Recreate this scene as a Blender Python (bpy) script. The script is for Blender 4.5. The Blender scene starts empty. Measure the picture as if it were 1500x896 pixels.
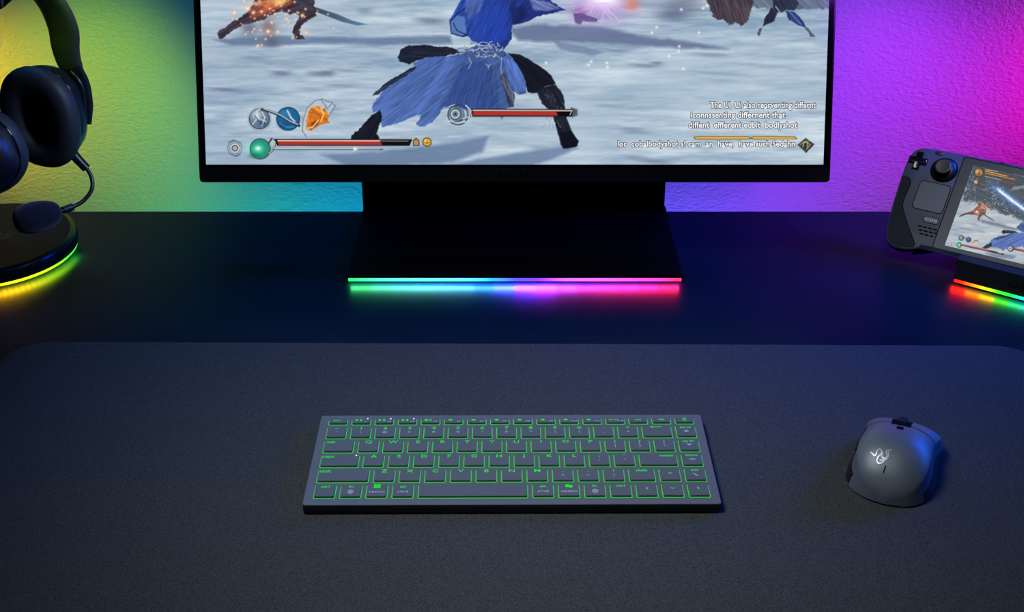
import bpy, bmesh, math, random
import numpy as np
from mathutils import Vector, Matrix
random.seed(7)
PI = math.pi
COL = bpy.context.scene.collection
S = 0.001                      # all lengths below are millimetres

# ------------------------------------------------------------------ helpers
def link(o, parent=None):
    COL.objects.link(o)
    if parent is not None: o.parent = parent
    return o

def tag(o, label, cat, group=None):
    o['label'] = label; o['category'] = cat
    if group: o['group'] = group
    return o

def empty(name, loc, label, cat, mat3=None):
    o = bpy.data.objects.new(name, None); o.empty_display_size = .02
    link(o)
    if mat3 is not None:
        o.matrix_world = Matrix.Translation(Vector(loc)*S) @ mat3.to_4x4()
    else:
        o.location = Vector(loc)*S
    return tag(o, label, cat)

def obj(name, bm, mat, parent=None, smooth=False, M=None, autosmooth=None):
    if M is not None: bmesh.ops.transform(bm, matrix=M, verts=bm.verts)
    bmesh.ops.scale(bm, vec=(S, S, S), verts=bm.verts)
    me = bpy.data.meshes.new(name); bm.to_mesh(me); bm.free()
    if mat: me.materials.append(mat)
    if smooth:
        me.shade_smooth()
        if autosmooth:
            try: me.set_sharp_from_angle(angle=math.radians(autosmooth))
            except Exception: pass
    return link(bpy.data.objects.new(name, me), parent)

def new(): return bmesh.new()

def merge(bm, other):
    me = bpy.data.meshes.new('tmp'); other.to_mesh(me); other.free(); bm.from_mesh(me); bpy.data.meshes.remove(me)

def box(bm, x0, x1, y0, y1, z0, z1, bev=0, seg=2):
    b = bmesh.new()
    bmesh.ops.create_cube(b, size=1)
    for v in b.verts:
        v.co = Vector(((x0+x1)/2+v.co.x*(x1-x0), (y0+y1)/2+v.co.y*(y1-y0), (z0+z1)/2+v.co.z*(z1-z0)))
    if bev: bmesh.ops.bevel(b, geom=b.edges[:], offset=bev, segments=seg, profile=.5, affect='EDGES')
    merge(bm, b); return bm

def rrect(x0, x1, y0, y1, r, n=5):
    pts = []
    for cx, cy, a0 in ((x1-r, y1-r, 0), (x0+r, y1-r, 90), (x0+r, y0+r, 180), (x1-r, y0+r, 270)):
        for k in range(n+1):
            a = math.radians(a0+90*k/n); pts.append((cx+r*math.cos(a), cy+r*math.sin(a)))
    return pts

def prism(bm, pts, z0, z1, bev=0, seg=2, bottom=True):
    b = bmesh.new()
    n = len(pts)
    lo = [b.verts.new((p[0], p[1], z0)) for p in pts]
    hi = [b.verts.new((p[0], p[1], z1)) for p in pts]
    f = b.faces.new(hi); b.faces.new(lo[::-1])
    for i in range(n): b.faces.new((lo[i], lo[(i+1) % n], hi[(i+1) % n], hi[i]))
    b.normal_update()
    bmesh.ops.recalc_face_normals(b, faces=b.faces[:])
    if bev:
        eds = [e for e in b.edges if all(abs(v.co.z-z1) < 1e-5 for v in e.verts)]
        if bottom: eds += [e for e in b.edges if all(abs(v.co.z-z0) < 1e-5 for v in e.verts)]
        bmesh.ops.bevel(b, geom=eds, offset=bev, segments=seg, profile=.5, affect='EDGES', clamp_overlap=True)
    merge(bm, b); return bm

def ring_plate(bm, outer, inner, z):
    n = len(outer)
    o = [bm.verts.new((p[0], p[1], z)) for p in outer]; i = [bm.verts.new((p[0], p[1], z)) for p in inner]
    for k in range(n): bm.faces.new((o[k], o[(k+1) % n], i[(k+1) % n], i[k]))
    return bm

def lathe(bm, prof, n=64, c=(0, 0)):
    rings = []
    for r, z in prof:
        if r < 1e-6: rings.append([bm.verts.new((c[0], c[1], z))])
        else: rings.append([bm.verts.new((c[0]+r*math.cos(2*PI*k/n), c[1]+r*math.sin(2*PI*k/n), z)) for k in range(n)])
    for a, b in zip(rings, rings[1:]):
        for k in range(n):
            k2 = (k+1) % n
            if len(a) == 1 and len(b) == 1: continue
            if len(a) == 1: bm.faces.new((a[0], b[k], b[k2]))
            elif len(b) == 1: bm.faces.new((a[k], b[0], a[k2]))
            else: bm.faces.new((a[k], b[k], b[k2], a[k2]))
    bmesh.ops.recalc_face_normals(bm, faces=bm.faces[:])
    return bm

def loft(bm, rings, cap=True, closed=False):
    vs = [[bm.verts.new(p) for p in r] for r in rings]
    n = len(vs[0]); m = len(vs)
    for i in range(m if closed else m-1):
        a, b = vs[i], vs[(i+1) % m]
        for k in range(n): bm.faces.new((a[k], a[(k+1) % n], b[(k+1) % n], b[k]))
    if cap and not closed:
        bm.faces.new(vs[0][::-1]); bm.faces.new(vs[-1])
    bmesh.ops.recalc_face_normals(bm, faces=bm.faces[:])
    return bm

def spline(pts, per=8):
    P = [Vector(p) for p in pts]; P = [P[0]*2-P[1]]+P+[P[-1]*2-P[-2]]
    out = []
    for i in range(1, len(P)-2):
        for k in range(per):
            t = k/per
            out.append(.5*((2*P[i])+(P[i+1]-P[i-1])*t+(2*P[i-1]-5*P[i]+4*P[i+1]-P[i+2])*t*t+(3*P[i]-P[i-1]-3*P[i+1]+P[i+2])*t**3))
    out.append(P[-2].copy()); return out

def tube(bm, pts, rad, n=12, smoothpath=True, per=8):
    P = spline(pts, per) if smoothpath else [Vector(p) for p in pts]
    m = len(P); up = None; rings = []
    for i, p in enumerate(P):
        t = (P[min(i+1, m-1)]-P[max(i-1, 0)]).normalized()
        if up is None: up = t.orthogonal().normalized()
        up = (up-t*up.dot(t)).normalized(); s = t.cross(up)
        r = rad(i/(m-1)) if callable(rad) else rad
        rings.append([p+(up*math.cos(2*PI*k/n)+s*math.sin(2*PI*k/n))*r for k in range(n)])
    return loft(bm, rings)

FONT_CACHE = {}
def text_bm(s, height, wide=1.0, align='CENTER', offset=0, extrude=0.05):
    """text as a mesh, cap height = height mm, baseline at y=0, centred in x"""
    c = bpy.data.curves.new('lettering', 'FONT'); c.body = s; c.size = 1.0
    c.resolution_u = 3; c.offset = offset; c.extrude = 0
    c.align_x = align
    o = bpy.data.objects.new('lettering', c); COL.objects.link(o)
    dg = bpy.context.evaluated_depsgraph_get()
    me = bpy.data.meshes.new_from_object(o.evaluated_get(dg))
    bpy.data.objects.remove(o); bpy.data.curves.remove(c)
    b = bmesh.new(); b.from_mesh(me); bpy.data.meshes.remove(me)
    k = height/0.69
    for v in b.verts: v.co = Vector((v.co.x*k*wide, v.co.y*k, 0))
    if extrude:
        r = bmesh.ops.extrude_face_region(b, geom=b.faces[:])
        for v in [g for g in r['geom'] if isinstance(g, bmesh.types.BMVert)]: v.co.z += extrude
    return b

# ------------------------------------------------------------------ materials
def lin(c):
    return tuple((x/255/12.92 if x/255 <= .04045 else ((x/255+.055)/1.055)**2.4) for x in c)

def mat(name, col, rough=.5, metal=0, spec=.5, bump=None, emit=None, estr=0, coat=0, noise_col=0, nscale=300, sheen=0):
    m = bpy.data.materials.new(name); m.use_nodes = True
    nt = m.node_tree; N = nt.nodes; L = nt.links
    b = N['Principled BSDF']
    b.inputs['Base Color'].default_value = (*col, 1)
    b.inputs['Roughness'].default_value = rough; b.inputs['Metallic'].default_value = metal
    b.inputs['Specular IOR Level'].default_value = spec
    b.inputs['Coat Weight'].default_value = coat
    if sheen: b.inputs['Sheen Weight'].default_value = sheen
    if emit:
        b.inputs['Emission Color'].default_value = (*emit, 1); b.inputs['Emission Strength'].default_value = estr
    tc = N.new('ShaderNodeTexCoord'); nz = N.new('ShaderNodeTexNoise'); nz.inputs['Scale'].default_value = nscale
    nz.inputs['Detail'].default_value = 3
    L.new(tc.outputs['Object'], nz.inputs['Vector'])
    if noise_col:
        mx = N.new('ShaderNodeMix'); mx.data_type = 'RGBA'
        mx.inputs[6].default_value = (*[x*(1-noise_col) for x in col], 1); mx.inputs[7].default_value = (*[x*(1+noise_col) for x in col], 1)
        L.new(nz.outputs['Fac'], mx.inputs[0]); L.new(mx.outputs[2], b.inputs['Base Color'])
    if bump:
        bp = N.new('ShaderNodeBump'); bp.inputs['Strength'].default_value = bump[0]; bp.inputs['Distance'].default_value = bump[1]*S
        L.new(nz.outputs['Fac'], bp.inputs['Height']); L.new(bp.outputs['Normal'], b.inputs['Normal'])
    return m

def emis(name, col, strength=1.0):
    m = bpy.data.materials.new(name); m.use_nodes = True
    nt = m.node_tree; nt.nodes.clear()
    e = nt.nodes.new('ShaderNodeEmission'); o = nt.nodes.new('ShaderNodeOutputMaterial')
    e.inputs[0].default_value = (*col, 1); e.inputs[1].default_value = strength
    nt.links.new(e.outputs[0], o.inputs[0]); return m

def emis_ramp(name, stops, lo, hi, axis='X', strength=1.0, angular=False):
    """LED strip: colour ramp along an object axis (mm lo..hi) or around the z axis (degrees)"""
    m = bpy.data.materials.new(name); m.use_nodes = True
    nt = m.node_tree; N = nt.nodes; L = nt.links; N.clear()
    e = N.new('ShaderNodeEmission'); o = N.new('ShaderNodeOutputMaterial'); tc = N.new('ShaderNodeTexCoord')
    sp = N.new('ShaderNodeSeparateXYZ'); mr = N.new('ShaderNodeMapRange'); cr = N.new('ShaderNodeValToRGB')
    L.new(tc.outputs['Object'], sp.inputs[0])
    if angular:
        at = N.new('ShaderNodeMath'); at.operation = 'ARCTAN2'
        L.new(sp.outputs['Y'], at.inputs[0]); L.new(sp.outputs['X'], at.inputs[1]); L.new(at.outputs[0], mr.inputs['Value'])
        mr.inputs['From Min'].default_value = math.radians(lo); mr.inputs['From Max'].default_value = math.radians(hi)
    else:
        L.new(sp.outputs[axis], mr.inputs['Value'])
        mr.inputs['From Min'].default_value = lo*S; mr.inputs['From Max'].default_value = hi*S
    L.new(mr.outputs[0], cr.inputs[0])
    el = cr.color_ramp.elements
    while len(el) > 1: el.remove(el[-1])
    el[0].position = stops[0][0]; el[0].color = (*lin(stops[0][1]), 1)
    for p, c in stops[1:]:
        x = el.new(p); x.color = (*lin(c), 1)
    L.new(cr.outputs[0], e.inputs[0]); e.inputs[1].default_value = strength
    L.new(e.outputs[0], o.inputs[0]); return m

def emis_attr(name, strength=1.0, gloss=True):
    m = bpy.data.materials.new(name); m.use_nodes = True
    nt = m.node_tree; N = nt.nodes; L = nt.links
    b = N['Principled BSDF']; b.inputs['Base Color'].default_value = (.004, .004, .005, 1); b.inputs['Roughness'].default_value = .45
    b.inputs['Specular IOR Level'].default_value = .15
    a = N.new('ShaderNodeVertexColor'); a.layer_name = 'picture'
    L.new(a.outputs['Color'], b.inputs['Emission Color']); b.inputs['Emission Strength'].default_value = strength
    return m

M_black = mat('black_plastic', (.006, .006, .008), .42, spec=.35, bump=(.15, .05), nscale=900)
M_blackgloss = mat('gloss_black', (.003, .003, .005), .12, spec=.5)
M_panelback = mat('matte_black_metal', (.0012, .0012, .0015), .5, spec=.06)
M_bezel = mat('bezel_black', (.004, .004, .006), .38, spec=.45)
M_desk = mat('desk_dark_laminate', (.0016, .0078, .021), .34, spec=.05, noise_col=.25, nscale=25)
M_metal_leg = mat('leg_metal', (.02, .02, .022), .4, metal=1)
M_kb = mat('keyboard_aluminium', (.090, .094, .104), .42, metal=.0, spec=.4, noise_col=.06, nscale=1500)
M_kbside = mat('keyboard_side', (.006, .007, .012), .4, spec=.4)
M_key = mat('keycap_plastic', (.080, .084, .094), .5, spec=.35, noise_col=.06, nscale=1800)
M_green = emis('backlight_green', (.02, .62, .06), 1.0)
M_legend = emis('legend_green', (.015, .72, .03), 1.0)
M_white = mat('printed_white', (.42, .44, .52), .6)
M_led = emis('indicator_white', (1, 1, 1), 1.4)
M_mouse = mat('mouse_soft_black', (.078, .093, .125), .47, spec=.8, noise_col=.12, nscale=1800)
M_mousedark = mat('mouse_side_rubber', (.006, .007, .011), .5, spec=.4, bump=(.3, .1), nscale=1200)
M_silver = mat('emblem_silver', (.42, .45, .48), .35, metal=.4)
M_faint = mat('emblem_faint', (.014, .016, .022), .6, spec=.2)
M_cushion = mat('leatherette', (.022, .022, .028), .55, spec=.4, bump=(.3, .15), nscale=500)
M_mesh = mat('speaker_cloth', (.004, .004, .006), .9, spec=.1, bump=(.5, .3), nscale=1500)
M_foam = mat('mic_foam', (.008, .010, .018), .95, spec=.15, bump=(.9, .5), nscale=700, sheen=.2)
M_headshell = mat('headset_shell', (.007, .008, .013), .36, spec=.5, bump=(.1, .05), nscale=900)
M_headmetal = mat('headset_metal', (.05, .055, .07), .3, metal=.8)
M_deck = mat('handheld_plastic', (.046, .054, .075), .5, spec=.4, bump=(.25, .06), noise_col=.1, nscale=1600)
M_deckgrip = mat('handheld_grip', (.006, .008, .014), .6, spec=.12, bump=(.3, .08), nscale=1600)
M_deckglass = mat('handheld_glass', (.026, .032, .042), .3, spec=.35)
M_groove = mat('groove_black', (.002, .002, .003), .8, spec=.05)
M_dock = mat('dock_black', (.009, .011, .017), .5, spec=.25)
M_label = mat('label_grey', (.4, .42, .46), .6)
M_rubber = mat('rubber', (.01, .01, .01), .8, spec=.2)
M_floor = mat('floor_dark', (.03, .03, .035), .6, noise_col=.2, nscale=8)

# mouse pad: woven cloth
def mat_pad():
    m = mat('pad_cloth', (.026, .030, .046), .92, spec=.12, sheen=0)
    nt = m.node_tree; N = nt.nodes; L = nt.links; b = N['Principled BSDF']
    tc = N['Texture Coordinate']
    nz = N.new('ShaderNodeTexNoise'); nz.inputs['Scale'].default_value = 900; nz.inputs['Detail'].default_value = 2
    L.new(tc.outputs['Object'], nz.inputs['Vector'])
    cr = N.new('ShaderNodeValToRGB'); cr.color_ramp.elements[0].position = .3; cr.color_ramp.elements[1].position = .7
    cr.color_ramp.elements[0].color = (.021, .0225, .025, 1); cr.color_ramp.elements[1].color = (.053, .056, .055, 1)
    L.new(nz.outputs['Fac'], cr.inputs[0]); L.new(cr.outputs[0], b.inputs['Base Color'])
    bp = N.new('ShaderNodeBump'); bp.inputs['Strength'].default_value = .5; bp.inputs['Distance'].default_value = .3*S
    L.new(nz.outputs['Fac'], bp.inputs['Height']); L.new(bp.outputs['Normal'], b.inputs['Normal'])
    return m
M_pad = mat_pad()
M_basegloss = mat('stand_gloss_black', (.003, .004, .007), .22, spec=.22)
M_basetop = mat('stand_top_rubber', (.004, .006, .010), .6, spec=.08)

# painted wall with orange-peel relief
def mat_wall():
    m = mat('textured_wall_paint', (.72, .72, .72), .62, spec=.3)
    nt = m.node_tree; N = nt.nodes; L = nt.links; b = N['Principled BSDF']; tc = N['Texture Coordinate']
    mp = N.new('ShaderNodeMapping'); mp.inputs['Scale'].default_value = (165, 165, 260); mp.inputs['Rotation'].default_value = (0, math.radians(12), 0)
    nz = N.new('ShaderNodeTexNoise'); nz.inputs['Scale'].default_value = 1; nz.inputs['Detail'].default_value = 3.5; nz.inputs['Distortion'].default_value = .6
    L.new(tc.outputs['Object'], mp.inputs[0]); L.new(mp.outputs[0], nz.inputs['Vector'])
    bp = N.new('ShaderNodeBump'); bp.inputs['Strength'].default_value = .9; bp.inputs['Distance'].default_value = 2.3*S
    L.new(nz.outputs['Fac'], bp.inputs['Height']); L.new(bp.outputs['Normal'], b.inputs['Normal'])
    return m
M_wall = mat_wall()

# ------------------------------------------------------------------ camera
F = 1920.0; TH = 0.502389; CH = 593.04
cam = bpy.data.cameras.new('camera'); cam.sensor_width = 36; cam.lens = F/1500*36; cam.clip_start = .01
co = link(bpy.data.objects.new('camera', cam)); co.location = (0, 0, CH*S); co.rotation_euler = (PI/2-TH, 0, 0)
bpy.context.scene.camera = co
FW = Vector((0, math.cos(TH), -math.sin(TH))); UP = Vector((0, math.sin(TH), math.cos(TH))); CAM = Vector((0, 0, CH))
def picture_coords(P):
    """photo-frame coordinates (1500x896) of an (n,3) array of points, used once to lay out the screen pictures"""
    Q = P-np.array([0, 0, CH]); d = Q@np.array(FW)
    return 750+F*Q[:, 0]/d, 448-F*(Q@np.array(UP))/d
def ray(x, y): return FW+Vector((1, 0, 0))*((x-750)/F)-UP*((y-448)/F)
def at_z(x, y, z): d = ray(x, y); return CAM+d*((z-CH)/d.z)
def at_y(x, y, Y): d = ray(x, y); return CAM+d*(Y/d.y)

# ------------------------------------------------------------------ the setting
WY = 1450.0
b = new(); box(b, -2200, 2200, WY, WY+80, -730, 1800); o = obj('wall_back', b, M_wall); o['kind'] = 'structure'
b = new(); box(b, -2200, 2200, -1500, WY, -780, -730); o = obj('floor', b, M_floor); o['kind'] = 'structure'

desk = empty('desk', (0, 700, -730), 'dark navy desk under the monitor, long and flat with a straight back edge', 'desk')
b = new(); box(b, -1000, 1000, 300-700, 1292.7-700, 706, 730, 1.2); obj('desk_top', b, M_desk, desk)
for sx in (-1, 1):
    for y in (-330, 520):
        b = new(); box(b, sx*930-25, sx*930+25, y-25, y+25, 0, 706, 2); obj('leg', b, M_metal_leg, desk)

# mouse pad with rounded corners
b = new()
pl, pr = -452.0, 452.0
prism(b, rrect(pl, pr, 520, 1005.0, 34, 10), 0.2, 3.0, .8, 2)
pad = obj('desk_mat', b, M_pad, smooth=True, autosmooth=40, M=Matrix.Rotation(math.radians(-.45), 4, 'Z'))
tag(pad, 'large charcoal cloth desk mat with rounded corners under the keyboard and mouse', 'desk mat')

# ------------------------------------------------------------------ painter
def vnoise(x, y, seed=0):
    xi = np.floor(x).astype(np.int64); yi = np.floor(y).astype(np.int64); fx = x-xi; fy = y-yi
    fx = fx*fx*(3-2*fx); fy = fy*fy*(3-2*fy)
    def h(a, b):
        n = (a*374761393+b*668265263+seed*974634777) & 0xffffffff
        n = ((n ^ (n >> 13))*1274126177) & 0xffffffff
        return ((n ^ (n >> 16)) & 0xffff)/65535.0
    return (h(xi, yi)*(1-fx)+h(xi+1, yi)*fx)*(1-fy)+(h(xi, yi+1)*(1-fx)+h(xi+1, yi+1)*fx)*fy
def fbm(x, y, seed=0, o=4):
    s = 0; a = .5; t = 0
    for k in range(o):
        s = s+a*vnoise(x*2**k, y*2**k, seed+k); t += a; a *= .55
    return s/t

class Paint:
    def __init__(s, X, Y, base=(170, 190, 208)):
        s.X = X; s.Y = Y; s.C = np.tile(np.array(base, float), (len(X), 1))
    def blend(s, idx, a, col):
        a = np.clip(a, 0, 1)[:, None]; s.C[idx] = s.C[idx]*(1-a)+np.asarray(col, float)*a
    def box(s, x0, y0, x1, y1): return np.nonzero((s.X >= x0) & (s.X <= x1) & (s.Y >= y0) & (s.Y <= y1))[0]
    def poly(s, pts, col, soft=.8, a=1.0, rag=0, rs=4, seed=1, tex=0, tdir=(1, 1), col2=None, gdir=None):
        P = np.array(pts, float); m = soft+rag+1
        idx = s.box(P[:, 0].min()-m, P[:, 1].min()-m, P[:, 0].max()+m, P[:, 1].max()+m)
        if not len(idx): return
        x = s.X[idx]; y = s.Y[idx]
        ox, oy = x, y
        if rag:
            x = x+rag*2*(fbm(ox/rs, oy/rs, seed, 3)-.5); y = y+rag*2*(fbm(ox/rs+50, oy/rs+9, seed+5, 3)-.5)
        d = np.full(len(x), 1e9); ins = np.zeros(len(x), bool)
        n = len(P)
        for i in range(n):
            ax, ay = P[i]; bx, by = P[(i+1) % n]
            dx, dy = bx-ax, by-ay; L2 = dx*dx+dy*dy+1e-9
            t = np.clip(((x-ax)*dx+(y-ay)*dy)/L2, 0, 1)
            d = np.minimum(d, np.hypot(x-ax-t*dx, y-ay-t*dy))
            c = (ay > y) != (by > y)
            ins ^= c & (x < (bx-ax)*(y-ay)/(by-ay+1e-12)+ax)
        sd = np.where(ins, -d, d)
        al = np.clip(.5-sd/soft, 0, 1)*a
        colr = np.tile(np.array(col, float), (len(x), 1))
        if col2 is not None:
            g = np.clip(((ox-gdir[0])*(gdir[2]-gdir[0])+(oy-gdir[1])*(gdir[3]-gdir[1]))/((gdir[2]-gdir[0])**2+(gdir[3]-gdir[1])**2), 0, 1)[:, None]
            colr = colr*(1-g)+np.array(col2, float)*g
        if tex:
            # strands along tdir
            L = math.hypot(*tdir); ux, uy = tdir[0]/L, tdir[1]/L
            nn = fbm((ox*ux+oy*uy)/22, (-ox*uy+oy*ux)/1.5, seed+11, 3)-.5
            colr = np.clip(colr*(1+tex*1.35*nn[:, None]), 0, 255)
        s.blend(idx, al, colr)
    def line(s, pts, w, col, a=1.0, soft=.8, taper=False):
        for (ax, ay), (bx, by) in zip(pts, pts[1:]):
            m = w+soft; idx = s.box(min(ax, bx)-m, min(ay, by)-m, max(ax, bx)+m, max(ay, by)+m)
            if not len(idx): continue
            x = s.X[idx]; y = s.Y[idx]; dx, dy = bx-ax, by-ay; L2 = dx*dx+dy*dy+1e-9
            t = np.clip(((x-ax)*dx+(y-ay)*dy)/L2, 0, 1); d = np.hypot(x-ax-t*dx, y-ay-t*dy)
            s.blend(idx, np.clip(.5-(d-w/2)/soft, 0, 1)*a, col)
    def blob(s, cx, cy, rx, ry, col, a=1.0, pw=1.0, rot=0):
        m = max(rx, ry)*2.6; idx = s.box(cx-m, cy-m, cx+m, cy+m)
        if not len(idx): return
        x = s.X[idx]-cx; y = s.Y[idx]-cy; c, n = math.cos(rot), math.sin(rot)
        r2 = ((x*c+y*n)/rx)**2+((-x*n+y*c)/ry)**2
        s.blend(idx, a*np.exp(-r2**pw), col)
    def disc(s, cx, cy, r, col, soft=.9, a=1.0):
        idx = s.box(cx-r-2, cy-r-2, cx+r+2, cy+r+2)
        if len(idx): s.blend(idx, np.clip(.5-(np.hypot(s.X[idx]-cx, s.Y[idx]-cy)-r)/soft, 0, 1)*a, col)
    def ring(s, cx, cy, r, w, col, a=1.0, soft=.8):
        idx = s.box(cx-r-w-2, cy-r-w-2, cx+r+w+2, cy+r+w+2)
        if len(idx): s.blend(idx, np.clip(.5-(abs(np.hypot(s.X[idx]-cx, s.Y[idx]-cy)-r)-w/2)/soft, 0, 1)*a, col)
    def rgba(s):
        c = np.clip(s.C, 0, 255)/255.0
        l = np.where(c <= .04045, c/12.92, ((c+.055)/1.055)**2.4)
        return np.concatenate([l, np.ones((len(l), 1))], 1).astype(np.float32)

def zt(pts, ox, oy, k): return [(ox+x/k, oy+y/k) for x, y in pts]

def paint_snow(p, sc=1.0, seed=3, amp=1.0):
    X, Y = p.X/sc, p.Y/sc
    n1 = fbm(X/70+.02*Y, Y/7.5, seed, 4)-.5; n2 = fbm(X/22, Y/2.6, seed+20, 3)-.5; n3 = fbm(X/150, Y/28, seed+40, 3)-.5
    v = n1*70+n2*36+n3*55
    v = np.clip(v*amp, -62, 44)
    p.C += np.stack([v*1.05, v*.88, v*.68], 1)

def paint_game(X, Y):
    p = Paint(X, Y, (168, 188, 206))
    paint_snow(p)
    rnd = random.Random(5)
    # broad light and dark zones of the ground
    p.blob(420, 235, 160, 22, (150, 170, 198), .5); p.blob(1050, 120, 190, 40, (186, 205, 218), .5)
    p.blob(840, 190, 70, 60, (186, 204, 219), .55); p.blob(420, 20, 120, 30, (178, 195, 210), .5)
    p.blob(330, 100, 60, 50, (150, 168, 190), .35)
    # rippled rocks and hollows
    for cx, cy, rx, ry, a in ((412, 107, 17, 5, .75), (470, 108, 20, 5, .7), (480, 106, 10, 4, .6), (375, 84, 16, 3, .6), (330, 131, 26, 4, .7), (452, 130, 18, 3, .35),
                              (395, 90, 40, 5, .3), (510, 103, 20, 3, .35), (500, 125, 24, 3, .3), (630, 30, 22, 6, .7), (535, 15, 12, 6, .45), (945, 96, 24, 4, .55),
                              (962, 92, 9, 3, .6), (1040, 80, 30, 4, .5), (905, 74, 18, 3, .5), (1120, 96, 40, 4, .3), (930, 190, 24, 5, .45), (960, 236, 26, 5, .5),
                              (930, 230, 20, 4, .45), (1060, 108, 40, 3, .3), (900, 155, 26, 4, .3), (1190, 165, 20, 4, .3), (790, 215, 14, 4, .2)):
        p.blob(cx, cy, rx, ry, (96, 114, 142), a, 1.2, .06)
        p.blob(cx-rx*.3, cy-ry*1.1, rx*.8, ry*.5, (214, 226, 236), a*.6, 1.2, .06)
    # shadow bands
    p.poly([(312, 58), (400, 52), (470, 54), (540, 55), (660, 52), (662, 64), (560, 66), (470, 63), (400, 68), (340, 66)], (94, 114, 148), 5, .8, 1.2, 14)
    p.poly([(745, 42), (780, 36), (870, 38), (905, 44), (935, 52), (1010, 60), (1068, 72), (1000, 70), (930, 66), (860, 62), (760, 60)], (92, 106, 142), 6, .8, 2, 14)
    p.poly([(810, 60), (840, 64), (885, 76), (868, 82), (820, 72)], (98, 114, 148), 4, .6, 1, 10)
    p.poly([(555, 222), (640, 212), (715, 200), (708, 222), (660, 238), (560, 243), (505, 243), (470, 226)], (98, 120, 154), 6, .8, 1.5, 16)
    p.poly([(652, 243), (740, 226), (800, 217), (832, 213), (846, 217), (806, 234), (780, 243)], (102, 124, 158), 6, .8, 1.5, 14)
    # far right rocks and tree line
    p.poly([(1080, -40), (1230, -40), (1230, 12), (1150, 15), (1090, 10)], (96, 108, 128), 4, .9, 5, 5, tex=.5)
    p.poly(zt([(470, -60), (520, 70), (545, 95), (575, 90), (600, 115), (635, 105), (655, 125), (690, 100), (700, 60), (720, 0), (720, -60)], 880, 0, 3.2), (72, 62, 72), 1.6, 1, 2.5, 4, tex=.8, tdir=(.3, 1))
    p.blob(1000, 8, 30, 14, (96, 96, 120), .6); p.blob(985, 22, 24, 10, (86, 100, 132), .7)
    # right fighter legs
    for q, c in (([(800, -40), (905, -40), (930, 20), (905, 50), (870, 45), (845, 60), (810, 55)], (46, 52, 74)), ([(800, 35), (830, 60), (812, 100), (760, 125), (765, 90)], (40, 44, 64)),
                 ([(865, 50), (910, 55), (945, 95), (965, 128), (935, 122), (880, 90)], (44, 62, 118)), ([(740, 135), (757, 128), (748, 165), (733, 166)], (88, 84, 92)),
                 ([(955, 125), (970, 130), (1005, 172), (985, 174)], (88, 92, 108))):
        p.poly(zt(q, 880, 0, 3.2), c, 1, 1, 1.3, 4, tex=.5, tdir=(.4, 1))
    p.line(zt([(820, 30), (850, 70)], 880, 0, 3.2), 1, (190, 200, 214)); p.line(zt([(880, 50), (940, 115)], 880, 0, 3.2), .9, (150, 170, 214), .8)
    # left fighter
    k4 = 5.769
    p.blob(365, 42, 12, 12, (96, 100, 118), .75); p.blob(393, 40, 12, 14, (120, 92, 96), .7); p.blob(398, 62, 10, 8, (90, 88, 104), .6); p.blob(440, 45, 14, 10, (206, 205, 212), .6)
    body = zt([(105, 300), (125, 328), (160, 325), (240, 250), (340, 205), (470, 182), (580, 120), (640, 90), (720, 122), (780, 115), (800, 150), (760, 215), (735, 270), (780, 332), (850, 328),
               (802, 280), (822, 210), (900, 160), (940, 140), (930, 60), (900, -160), (500, -160), (380, 80), (300, 150), (180, 220), (115, 265)], 300, 0, k4)
    p.poly(body, (66, 54, 66), 1.2, 1, 2, 4, tex=.9, tdir=(1, -.5))
    p.poly(zt([(380, 90), (470, 40), (560, -10), (760, -60), (740, 40), (640, 80), (560, 110), (460, 150), (380, 170)], 300, 0, k4), (132, 68, 58), 5, .85, 3, 5, tex=.9, tdir=(1, -.6))
    p.poly(zt([(420, 40), (500, -10), (560, -60), (720, -60), (720, 15), (640, 40), (560, 90), (500, 60)], 300, 0, k4), (226, 128, 84), 4, .8, 3, 4, tex=.7, tdir=(1, -.7))
    p.blob(409, 3, 9, 5, (255, 214, 120), .95); p.blob(373, 5, 7, 3, (255, 206, 140), .8); p.blob(362, 12, 4, 3, (255, 226, 190), .85); p.blob(388, 14, 10, 3, (214, 110, 78), .6, rot=-.5)
    p.poly(zt([(735, 0), (780, -10), (940, 62), (1120, 120), (1250, 175), (1375, 205), (1290, 216), (1160, 185), (940, 100), (870, 70)], 300, 0, k4), (58, 66, 84), 1, 1, col2=(88, 124, 156), gdir=(455, 10, 530, 36))
    p.line(zt([(800, -5), (900, 40), (935, 95)], 300, 0, k4), 3.2, (56, 54, 66))
    for _ in range(70):
        x = 300+rnd.gauss(560, 190)/k4; y = abs(rnd.gauss(140, 110))/k4; r = rnd.uniform(.5, 1.3)
        p.blob(x, y, r*1.5, r*1.5, (255, 190, 150), .75); p.blob(x, y, r*.7, r*.7, (255, 246, 225), .9)
    for x, y, r in ((250, 108, 2.2), (365, 70, 2.4), (412, 105, 1.8), (478, 98, 1.5), (535, 265, 2.2), (618, 270, 1.6), (825, 132, 2), (565, 190, 1.5), (690, 160, 1.5), (450, 385, 1.4), (855, 275, 1.4)):
        p.blob(300+x/k4, y/k4, r*1.6, r*1.6, (255, 180, 130), .8); p.blob(300+x/k4, y/k4, r*.8, r*.8, (255, 248, 230), .95)
    # burst of light
    p.blob(880, 8, 46, 24, (176, 132, 210), .75, 1); p.blob(925, 6, 12, 10, (226, 122, 92), .75); p.blob(850, 18, 10, 9, (150, 92, 168), .8)
    p.blob(884, 2, 26, 12, (238, 214, 250), .95); p.blob(886, -2, 20, 9, (255, 255, 255), 1)
    for _ in range(46):
        a = rnd.uniform(0, PI); L = rnd.uniform(14, 46); x, y = 882+rnd.uniform(-12, 12), 4
        p.line([(x, y), (x+L*math.cos(a)*1.1, y+L*math.sin(a)*.8)], rnd.uniform(.4, 1), (232, 196, 248), rnd.uniform(.3, .8))
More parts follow.
